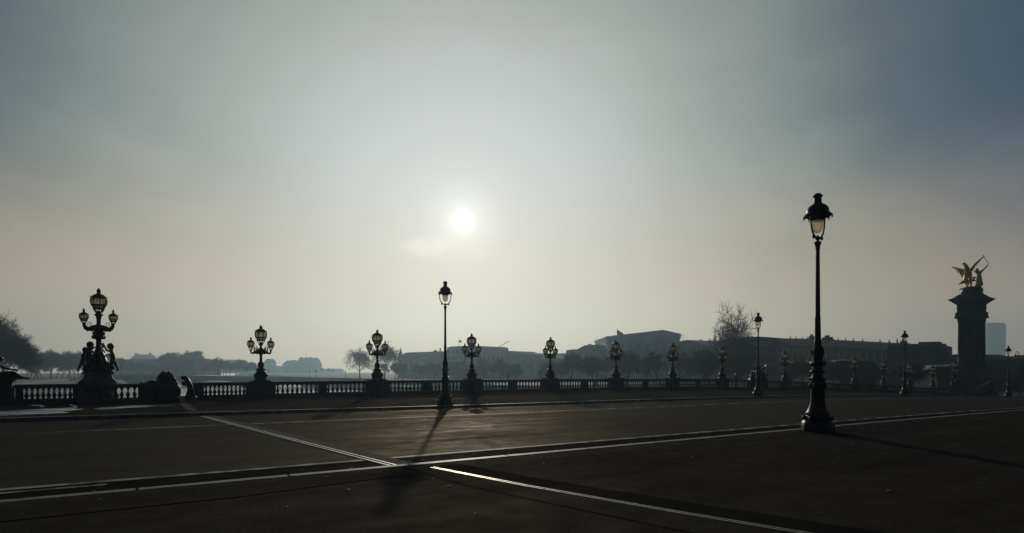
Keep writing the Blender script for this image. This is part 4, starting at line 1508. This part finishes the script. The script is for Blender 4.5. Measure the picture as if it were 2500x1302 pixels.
cr = empty('crane', at(1188, 520, z=GZ), 0)
m = MB()
a0, a1 = Vector((0, 0, zrow(866, 520) - GZ)), Vector(((1244 - 1188) / F * 520, 0, zrow(833, 520) - GZ))
ax = (a1 - a0).normalized(); up = Vector((-ax.z, 0, ax.x))
for off in (Vector((0, .45, 0)), Vector((0, -.45, 0)), up * .8):
    m.tube([a0 + off, a1 + off * .4], 0.10, 5)
for k in range(18):
    p, q = a0.lerp(a1, k / 18), a0.lerp(a1, (k + 1) / 18)
    m.tube([p + up * .8, q + Vector((0, .45, 0)), q + up * .8, p + Vector((0, -.45, 0))], 0.05, 4)
m.build('jib', 'iron', cr)
MB().box((0, 0, a0.z / 2), (1.6, 1.6, a0.z)).box((-.5, 0, a0.z + .6), (2.6, 2, 1.8)).build('mast', 'iron', cr)
tag(cr, 'distant crane with a long slanting jib above the quayside roofs', 'crane')

b, L, za = block('domed_hall', (1382, 330), (1484, 310), 40, 856, GZ, 'dark hall with a vaulted roof adjoining the sheeted palace', roof='zinc', roof_h=.6, roof_in=2, windows=(7, 2, 1.8, 3.2, 5))
m = MB()
m.prism([(L * .18, 2, za), (L * .40, 2, za + 2.6), (L * .48, 2, za + 2.7), (L * .52, 2, za + 2.3), (L * .56, 2, za + 2.7), (L * .74, 2, za + 2.8), (L * .88, 2, za + 2.2), (L, 2, za + 1.5), (L, 2, za)], (0, 30, 0))
m.build('vaulted_roof', 'zinc', b)
MB().box((L * .46, 4, za + 2.9), (.9, .9, .9)).box((L * .51, 4, za + 2.8), (.9, .9, 1)).build('chimney', 'stone_dark', b)

# palace under a temporary sheeted roof
Yp = 310
sx = lambda px: (px - 1482) / F * Yp
hz_ = lambda py: zrow(py, Yp) - GZ
pal = empty('sheeted_palace', at(1482, Yp, z=GZ))
m = MB().prism([(sx(1482), 0, 0), (sx(1482), 0, hz_(826)), (sx(1660), 0, hz_(826)), (sx(1660), 0, 0)], (0, 45, 0))
m.build('wall', 'sheet', pal)
m = MB().prism([(sx(1479), -1.0, hz_(826)), (sx(1479), -1.0, hz_(822)), (sx(1618), -1.0, hz_(806)), (sx(1661), -1.0, hz_(815.5)), (sx(1661), -1.0, hz_(826))], (0, 47, 0))
m.build('shed_roof', 'sheet', pal)
m = MB()
for py in (829, 834, 839):
    m.tube([(sx(1476), -1, hz_(py)), (sx(1484), -1, hz_(py))], .10, 5)
for py in (817, 821, 826, 831):
    m.tube([(sx(1659), -1, hz_(py)), (sx(1667), -1, hz_(py - 1))], .08, 5)
for px in (1478, 1666):
    m.tube([(sx(px), -1, hz_(850)), (sx(px), -1, hz_(816 if px > 1500 else 826))], .06, 5)
m.build('scaffolding', 'iron', pal)
MB().prism([(sx(1508), 2, hz_(820)), (sx(1508), 2, hz_(803)), (sx(1512), 2, hz_(807)), (sx(1521), 2, hz_(812)), (sx(1526), 2, hz_(817))], (0, .3, 0)).build('hanging_flag', 'flag', pal)
MB().prism([(sx(1615), -1.1, hz_(828)), (sx(1622), -1.1, hz_(823.5)), (sx(1650), -1.1, hz_(826.6)), (sx(1652), -1.1, hz_(828.5))], (0, -1.2, 0)).build('pale_awning', 'sheet', pal)
for k in range(8):
    o = MB().lathe([(4, 1.0), (hz_(838), 0.85)], 12, (sx(1496 + k * 21), -1.6, 0)).build('column', 'facade', pal, 40)
tag(pal, 'large palace under a temporary gabled shed roof with scaffolding and a flag', 'palace')
b, L, za = block('palace_wing', (1655, 305), (1738, 285), 35, 836, GZ, 'dark palace wing stepping down from the gabled shed roof', roof='zinc', roof_h=1.2, roof_in=3, chims=((.12, 2, .4), (.38, 1.6, 1)), windows=(7, 3, 1.5, 2.4, 5), row_b=851)
ch = empty('church', at(1752, 740, z=GZ))
for dx, row in ((-3.4, 806), (3.6, 813)):
    top = zrow(row, 740) - GZ
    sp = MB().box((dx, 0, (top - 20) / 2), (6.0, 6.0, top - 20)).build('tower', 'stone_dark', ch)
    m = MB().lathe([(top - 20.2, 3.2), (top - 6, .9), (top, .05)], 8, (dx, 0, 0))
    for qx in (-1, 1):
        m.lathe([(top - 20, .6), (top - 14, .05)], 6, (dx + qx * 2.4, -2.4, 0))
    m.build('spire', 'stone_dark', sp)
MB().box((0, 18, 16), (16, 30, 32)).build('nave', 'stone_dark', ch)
tag(ch, 'church with twin pointed spires beside the bare tall tree', 'church')

# long ministry front on the right
b, L, za = block('domed_hall', (1765, 215), (1885, 200), 25, 838, GZ, 'dark round-roofed building behind the tall bare tree', roof=None, windows=(8, 3, 1.4, 2.2, 4))
m = MB()
prof = []
for i in range(13):
    a_ = math.pi * i / 12
    prof.append((L / 2 - L * .5 * math.cos(a_), 0.5, za + 1.9 * math.sin(a_) ** .55))
m.prism(prof, (0, 24, 0)); m.build('vaulted_roof', 'zinc', b)
b, L, za = block('long_building', (1872, 205), (2166, 150), 18, 838, GZ, 'long dark building with a row of chimneys behind the tallest street lamp', roof='slate', roof_h=1.6, roof_in=2.5,
                 chims=tuple((f, .45, .3) for f in (.05, .11, .17, .22, .29, .49, .55, .61, .68, .8, .86)) + ((.26, 1.6, 1.2), (.40, 2.6, 1.0), (.44, .9, .6), (.95, 1.4, .7), (.91, .3, .9)), windows=(20, 3, 1.0, 2.0, 4.5), row_b=855)
b, L, za = block('flat_block', (2157, 175), (2304, 165), 20, 846, GZ, 'dark flat-topped block with rooftop sheds near the pylon', roof=None, chims=((.17, 1, .5), (.35, 1.2, .5), (.55, 1, .4)), windows=(12, 3, 1.0, 1.9, 4.5))
m = MB().box((L * .07, 8, za + .5), (L * .13, 6, 1.0)).box((L * .30, 9, za + .35), (L * .2, 6, .7)).box((L * .72, 8, za + .6), (L * .34, 7, 1.2)).box((L * .9, 8, za + .3), (L * .14, 5, .6))
m.build('rooftop_sheds', 'slate', b)
b, L, za = block('low_block', (2285, 160), (2372, 150), 20, 873, GZ, 'low dark building between the flat block and the pylon', roof='slate', roof_h=.8, row_b=879)
b, L, za = block('low_block', (2392, 170), (2440, 165), 20, 881, GZ, 'low dark building at the foot of the pale tower', roof='slate', roof_h=.5)
b, L, za = block('low_block', (2436, 160), (2620, 140), 20, 876, GZ, 'low dark building behind the hooked lamp', roof='slate', roof_h=.9, chims=((.04, 1.2, .6),), windows=(10, 3, 1, 1.8, 3))
tw = empty('office_tower', at(2434, 1500, z=GZ), 0)
wT, hT = (2456 - 2412) / F * 1500, zrow(788, 1500) - GZ
MB().add([(-wT / 2, 0, 0), (wT / 2, 0, 0), (wT / 2, 32, 0), (-wT / 2, 32, 0), (-wT / 2 , 0, hT - 4), (wT / 2, 0, hT - 4), (wT / 2, 32, hT - 4), (-wT / 2, 32, hT - 4)],
         [(3, 2, 1, 0), (4, 5, 6, 7), (0, 1, 5, 4), (1, 2, 6, 5), (2, 3, 7, 6), (3, 0, 4, 7)]).build('wall', 'tower', tw)
MB().box((0, 16, hT - 2), (wT * .92, 28, 4)).build('roof', 'tower', tw)
m = MB()
for k in range(12):
    m.box((-wT / 2 + wT * (k + .5) / 12, -.3, hT / 2 - 2), (1.2, .6, hT - 6))
m.build('mullions', 'tower', tw)
tag(tw, 'tall pale office tower fading into the haze beside the pylon', 'tower')

# low pavilions with bright metal roofs in front of the long building
for (A, B, row, lab) in (((1940, 150), (2052, 128), 883, 'low pavilion with a long bright metal roof behind the tallest street lamp'),
                         ((2222, 128), (2282, 120), 894.5, 'low pavilion with a thin bright metal roof near the pylon foot')):
    a, bb = at(A[0], A[1], z=GZ), at(B[0], B[1], z=GZ)
    d = bb - a; Lp = d.length
    t = empty('pavilion', a, math.atan2(d.y, d.x))
    h = zrow(row, A[1]) - GZ
    MB().box((Lp / 2, 4, (h - .3) / 2), (Lp, 7, h - .3)).build('wall', 'stone_dark', t)
    MB().add([(-.6, -1.2, h - .28), (Lp + .6, -1.2, h - .28), (Lp + .6, 9, h + .10), (-.6, 9, h + .10), (-.6, -1.2, h - .06), (Lp + .6, -1.2, h - .06), (Lp + .6, 9, h + .34), (-.6, 9, h + .34)],
             [(3, 2, 1, 0), (4, 5, 6, 7), (0, 1, 5, 4), (1, 2, 6, 5), (2, 3, 7, 6), (3, 0, 4, 7)]).build('roof', 'steel', t)
    MB().add([(Lp + .8, -1, h), (Lp + 3.4, -1, h + .25), (Lp + 2.8, -4, h - .9), (Lp - .2, -4, h - .9), (Lp + .8, -1, h - .1), (Lp + 3.4, -1, h + .15), (Lp + 2.8, -4, h - 1.0), (Lp - .2, -4, h - 1.0)],
             [(3, 2, 1, 0), (4, 5, 6, 7), (0, 1, 5, 4), (1, 2, 6, 5), (2, 3, 7, 6), (3, 0, 4, 7)]).build('awning', 'awning', t)
    tag(t, lab, 'pavilion')

# hooked lamp at the right edge
hl = empty('hooked_lamp', at(2490, 110, z=-3.5))
top = zrow(858, 110) + 3.5
m = MB()
m.tube([(0, 0, 0), (-.1, 0, top * .5), (-.15, 0, top - 1.0), (-.24, 0, top - .4), (-.42, 0, top - .06), (-.60, 0, top), (-.74, 0, top - .16), (-.80, 0, top - .5)], [.13, .1, .07, .06, .055, .05, .05, .05], 8)
m.build('post', 'iron', hl, 50)
MB().lathe([(0, .28), (.15, .24), (.35, .14), (.55, .06), (.62, .03)], 14, (-.80, 0, top - 1.05)).build('lamp_shade', 'iron', hl, 40)
tag(hl, 'thin hooked lamp with a bell-shaped shade', 'street lamp')

# next bridge up the river, with its small lamps
A, B = at(195, 400, 917), at(912, 330, 929)
br = empty('stone_bridge', (A.x, A.y, 0), math.atan2((B - A).y, (B - A).x))
Lb = Vector((B.x - A.x, B.y - A.y, 0)).length
zt = lambda x: A.z + (B.z - A.z) * (x / Lb) ** 1.3
m = MB()
n = 100
pts_t = [(Lb * i / n, 0, zt(Lb * i / n)) for i in range(n + 1)]
pts_b = []
na = 5
for i in range(n + 1):
    x = Lb * i / n
    t = (x / Lb * na) % 1.0
    arch = math.sqrt(max(0, 1 - ((t - .5) / .465) ** 4)) if abs(t - .5) < .465 else 0
    pts_b.append((x, 0, WZ - .3 + arch * (zt(x) - 1.7 - WZ)))
for i in range(n):
    q = [pts_t[i], pts_t[i + 1], pts_b[i + 1], pts_b[i]]
    m.add([*q, *[(p[0], 11, p[2]) for p in q]], [(0, 1, 2, 3), (7, 6, 5, 4), (0, 4, 5, 1), (3, 2, 6, 7)])
m.build('arches', 'quay', br)
m = MB()
for i in range(n):
    a, c = pts_t[i], pts_t[i + 1]
    m.add([(a[0], -.3, a[2]), (c[0], -.3, c[2]), (c[0], -.3, c[2] + 1.0), (a[0], -.3, a[2] + 1.0), (a[0], .2, a[2]), (c[0], .2, c[2]), (c[0], .2, c[2] + 1.0), (a[0], .2, a[2] + 1.0)],
          [(0, 1, 2, 3), (7, 6, 5, 4), (3, 2, 6, 7)])
m.build('parapet', 'quay', br)
tag(br, 'low hazy stone bridge crossing the river', 'bridge')
lp = None
for i, px in enumerate((655, 674, 774, 788, 560, 850)):
    f = (px - 195) / 717
    p = A.lerp(B, f)
    base = Vector((p.x, p.y, zt(f * Lb)))
    base = base + Vector((math.sin(br.rotation_euler.z), -math.cos(br.rotation_euler.z), 0)) * -2
    if lp is None:
        lp = empty('bridge_lamp', base)
        MB().lathe([(0, .22), (.6, .14), (4.2, .09)], 8).build('post', 'iron', lp)
        MB().lathe([(4.2, .12), (4.4, .3), (4.9, .34), (5.1, .2), (5.4, .05)], 10).build('lantern', 'iron', lp)
        o = lp
    else:
        o = copy_tree(lp); o.location = base
    tag(o, 'tiny hazy lamp standing on the distant stone bridge', 'street lamp', 'lamps on the distant bridge')


# ------------------------------------------------------------------ bare winter trees
def make_tree(name, seed, H, spread, fork=0.28, levels=4, droop=0.0, rad=None, tw=0.03, dens=1.0, upright=0.35, zsq=1.0, lean=(0, 0), vase=False):
    """trunk + crown of bare twigs. H height, spread crown radius"""
    rnd = random.Random(seed)
    trunk, crown = MB(), MB()
    rad = rad or H * 0.018
    nch = [int(11 * dens), int(7 * dens), int(6 * dens), int(6 * dens)]
    cz, rz = H * (fork + 1) / 2, H * (1 - fork) / 2 * 1.06

    def inside(p):
        return ((p.x - lean[0] * p.z) ** 2 + (p.y - lean[1] * p.z) ** 2) / (spread * spread) + ((p.z - cz) / rz) ** 2 < 1.12

    def branch(p, d, L, r, lev):
        n = 4 if lev < 2 else 3
        pts, rr = [p.copy()], [r]
        q, dd = p.copy(), d.copy()
        for i in range(n):
            dd = dd + Vector((rnd.gauss(0, .16), rnd.gauss(0, .16), rnd.gauss(0, .12) + (.10 if lev < 3 else .03) - droop * (lev >= 2) * .25))
            dd.normalize()
            q = q + dd * L / n
            pts.append(q.copy()); rr.append(max(tw * .6, r * (1 - .72 * (i + 1) / n)))
            if not inside(q) and i > 0:
                break
        if lev == 0:
            trunk.tube(pts, rr, 8)
        else:
            crown.tube(pts, rr, 5 if lev == 1 else 3, cap=False)
        if lev >= levels:
            return
        m = len(pts) - 1
        for k in range(nch[lev]):
            t = (0.35 if lev else (0.72 if vase else 0.42)) + 0.65 * (k + rnd.random()) / nch[lev] * (0.45 if vase and not lev else 1)
            t = min(t, 0.999)
            i = min(int(t * m), m - 1)
            s = pts[i].lerp(pts[i + 1], t * m - i)
            dv = (pts[i + 1] - pts[i]).normalized()
            az = k * 2.4 + rnd.uniform(-.5, .5)
            o1 = dv.orthogonal().normalized(); o2 = dv.cross(o1)
            side = o1 * math.cos(az) + o2 * math.sin(az)
            a = rnd.uniform(.55, 1.05) if lev else rnd.uniform(.45, 1.0)
            nd = dv * math.cos(a) + side * math.sin(a)
            nd.z += upright * (.5 if lev else .3) - droop * (.4 if lev >= 1 else 0)
            nd.normalize()
            fac = rnd.uniform(.5, .72)
            nl = (spread * rnd.uniform(.75, 1.1)) if lev == 0 else L * fac
            if vase and lev == 0:
                a = rnd.uniform(.12, 1.15)
                nd = (dv * math.cos(a) + side * math.sin(a)).normalized()
                nl = H * .40 * (1.08 - .38 * a)
            branch(s, nd, nl, max(tw, rr[i] * (.55 if lev else .5)), lev + 1)

    branch(Vector((0, 0, -.3)), Vector((lean[0], lean[1], 1)).normalized(), H * (.64 if vase else .86), rad, 0)
    t = empty(name, (0, 0, 0))
    trunk.build('trunk', 'bark', t, 60)
    crown.build('crown', 'twig', t)
    return t


def place_tree(proto, first, loc, rz, sc, label, group=None, sz=None):
    o = proto if first else copy_tree(proto)
    o.location = loc
    o.rotation_euler = (0, 0, rz)
    o.scale = (sc, sc, sz or sc)
    tag(o, label, 'tree', group)
    return o


# the tall bare tree left of the lamp on the right, and its neighbours
Yt = 160
t1 = make_tree('bare_tree', 21, (zrow(748, Yt) - GZ) * 1.09, 5.8, .50, 4, 0, .45, .058, 1.0, .25, vase=True)
place_tree(t1, True, at(1800, Yt, z=GZ), .4, 1, 'tall bare tree with a rounded crown rising over the round-roofed building')
t1b = make_tree('bare_tree', 33, (zrow(785, Yt) - GZ) * 1.02, 4.2, .45, 4, 0, .30, .035, .9, .4)
place_tree(t1b, True, at(1845, Yt + 4, z=GZ), 0, 1, 'smaller bare tree crossed by a street lamp post beside the tall one')
t1c = make_tree('bare_tree', 8, (zrow(806, 200) - GZ) * 1.22, 4.9, .45, 4, 0, .26, .03, .75, .6)
place_tree(t1c, True, at(1736, 200, z=GZ), 1.0, 1, 'thin bare tree beside the twin church spires')
# big tree at the left edge
Yl = 190
tl_ = make_tree('bare_tree', 4, (zrow(785, Yl) + 5.6) * .84, 10, .2, 4, 0.0, .8, .06, 1.2, .25)
place_tree(tl_, True, at(-42, Yl, z=-5.6), 2.0, 1, 'big dark bare tree above the reclining bronze figure')
tl2 = make_tree('bare_tree', 14, zrow(874, Yl) + 5.6, 9.5, .10, 4, 0.10, .6, .055, 1.5, .2)
place_tree(tl2, True, at(4, Yl - 15, z=-5.6), 0, 1, 'low dark bushy tree under the big dark bare tree')
# round trees on the bank behind the second lamppost
Yr = 330
t2 = make_tree('bare_tree', 52, zrow(872, Yr) - GZ + 0.6, 7.6, .2, 4, .35, .45, .05, 1.1, .3)
place_tree(t2, True, at(878, Yr, z=GZ - .6), 0, 1, 'round bare tree standing alone at the water edge')
t3 = make_tree('bare_tree', 57, zrow(866, Yr) - GZ + .6, 8.6, .2, 4, .2, .5, .055, 1.15, .3)
place_tree(t3, True, at(938, Yr - 10, z=GZ - .6), .8, 1, 'round bare tree between the lone waterside tree and the turret house')

# rows of hazy trees on both banks
rnd = random.Random(77)
b1 = make_tree('bare_tree', 91, 12, 5.2, .25, 4, .1, .34, .07, 1.1, .35)
b2 = make_tree('bare_tree', 92, 12, 4.6, .28, 4, .0, .30, .07, 1.05, .45)
b3 = make_tree('bare_tree', 93, 12, 5.6, .22, 4, .2, .36, .07, 1.15, .3)
PROT = [b1, b2, b3]
used = set()


def row_tree(px, Y, zf, top_row, label, group):
    k = rnd.randrange(3)
    h = zrow(top_row, Y) - zf
    s = h / 12 * rnd.uniform(.97, 1.03)
    place_tree(PROT[k], k not in used, at(px, Y, z=zf), rnd.uniform(0, 6.28), s * rnd.uniform(.95, 1.15), label, group, s)
    used.add(k)


LBL = 'hazy bare tree in the long quayside row below the roofs'
for i in range(46):
    f = i / 45
    u = LB + 12 + rnd.uniform(-2, 9) + (8 if i % 2 else 0)
    v = 330 - 285 * f ** .9
    p = UV(u, v)
    px = 1250 + p.x / p.y * F
    top = 896 if px < 1100 else (895 if px < 1380 else (881 if px < 1560 else (880 if px < 1700 else (886 if px < 1900 else 897))))
    row_tree(px, p.y, GZ, top + rnd.uniform(-5, 9), LBL, 'trees along the left bank quay')
LBR = 'hazy bare tree in the bank row between figure and lamppost ringed by children'
for i in range(22):
    px = 62 + 235 * i / 21 + rnd.uniform(-4, 4)
    row_tree(px, 330 + i * 9 + rnd.uniform(-12, 12), -5.4, 876 + rnd.uniform(-4, 8) + i * .25, LBR, 'trees along the right bank')
LBM = 'hazy bare tree on the bank in front of the long low hall'
for i in range(26):
    px = 285 + 330 * i / 25 + rnd.uniform(-5, 5)
    row_tree(px, 560 + rnd.uniform(-25, 40), -4.0, 889 + rnd.uniform(-3, 10), LBM, 'trees before the long hall')
LBT = 'hazy bare tree whose crown rises above the roof of the long low hall'
for px, top in ((398, 877), (424, 874), (460, 873), (474, 871), (492, 886), (545, 889), (592, 887), (610, 892)):
    row_tree(px, 600 + rnd.uniform(0, 30), -4.0, top, LBT, 'taller trees before the long hall')
LBF = 'faint bare tree in the haze near the tallest hazy pavilion'
for px, top in ((786, 902), (800, 901), (815, 902), (772, 905), (700, 903), (655, 902)):
    row_tree(px, 900 + rnd.uniform(0, 30), -4.0, top, LBF, 'faint trees by the palace')
LBG = 'bare tree poking above the low gabled hall'
for px, top in ((1306, 851), (1322, 845), (1338, 856), (1356, 850), (1206, 853), (1224, 856)):
    Yq = 300 + rnd.uniform(0, 12)
    sc_ = (zrow(top, Yq) - GZ) / (zrow(806, 200) - GZ)
    place_tree(t1c, False, at(px, Yq, z=GZ), rnd.uniform(0, 6.28), sc_ * 1.1, LBG if px > 1250 else 'bare tree poking above the roofs below the crane jib', 'bare trees above the quay roofs', sc_)
for p_ in PROT:
    if PROT.index(p_) not in used:
        raise RuntimeError('unused tree prototype')

# ------------------------------------------------------------------ haze over the river
hm = bpy.data.materials.new('haze')
hm.use_nodes = True
hn, hlk = hm.node_tree.nodes, hm.node_tree.links
hn.clear()
pvn = hn.new('ShaderNodeVolumePrincipled')
pvn.inputs['Color'].default_value = (0.60, 0.82, 0.98, 1)
pvn.inputs['Density'].default_value = 0.00047
pvn.inputs['Anisotropy'].default_value = 0.64
hout = hn.new('ShaderNodeOutputMaterial')
hlk.new(pvn.outputs[0], hout.inputs['Volume'])
hz = MB().box((0, 590, 70), (3700, 2440, 170)).build('haze', hm)
hz['kind'] = 'stuff'
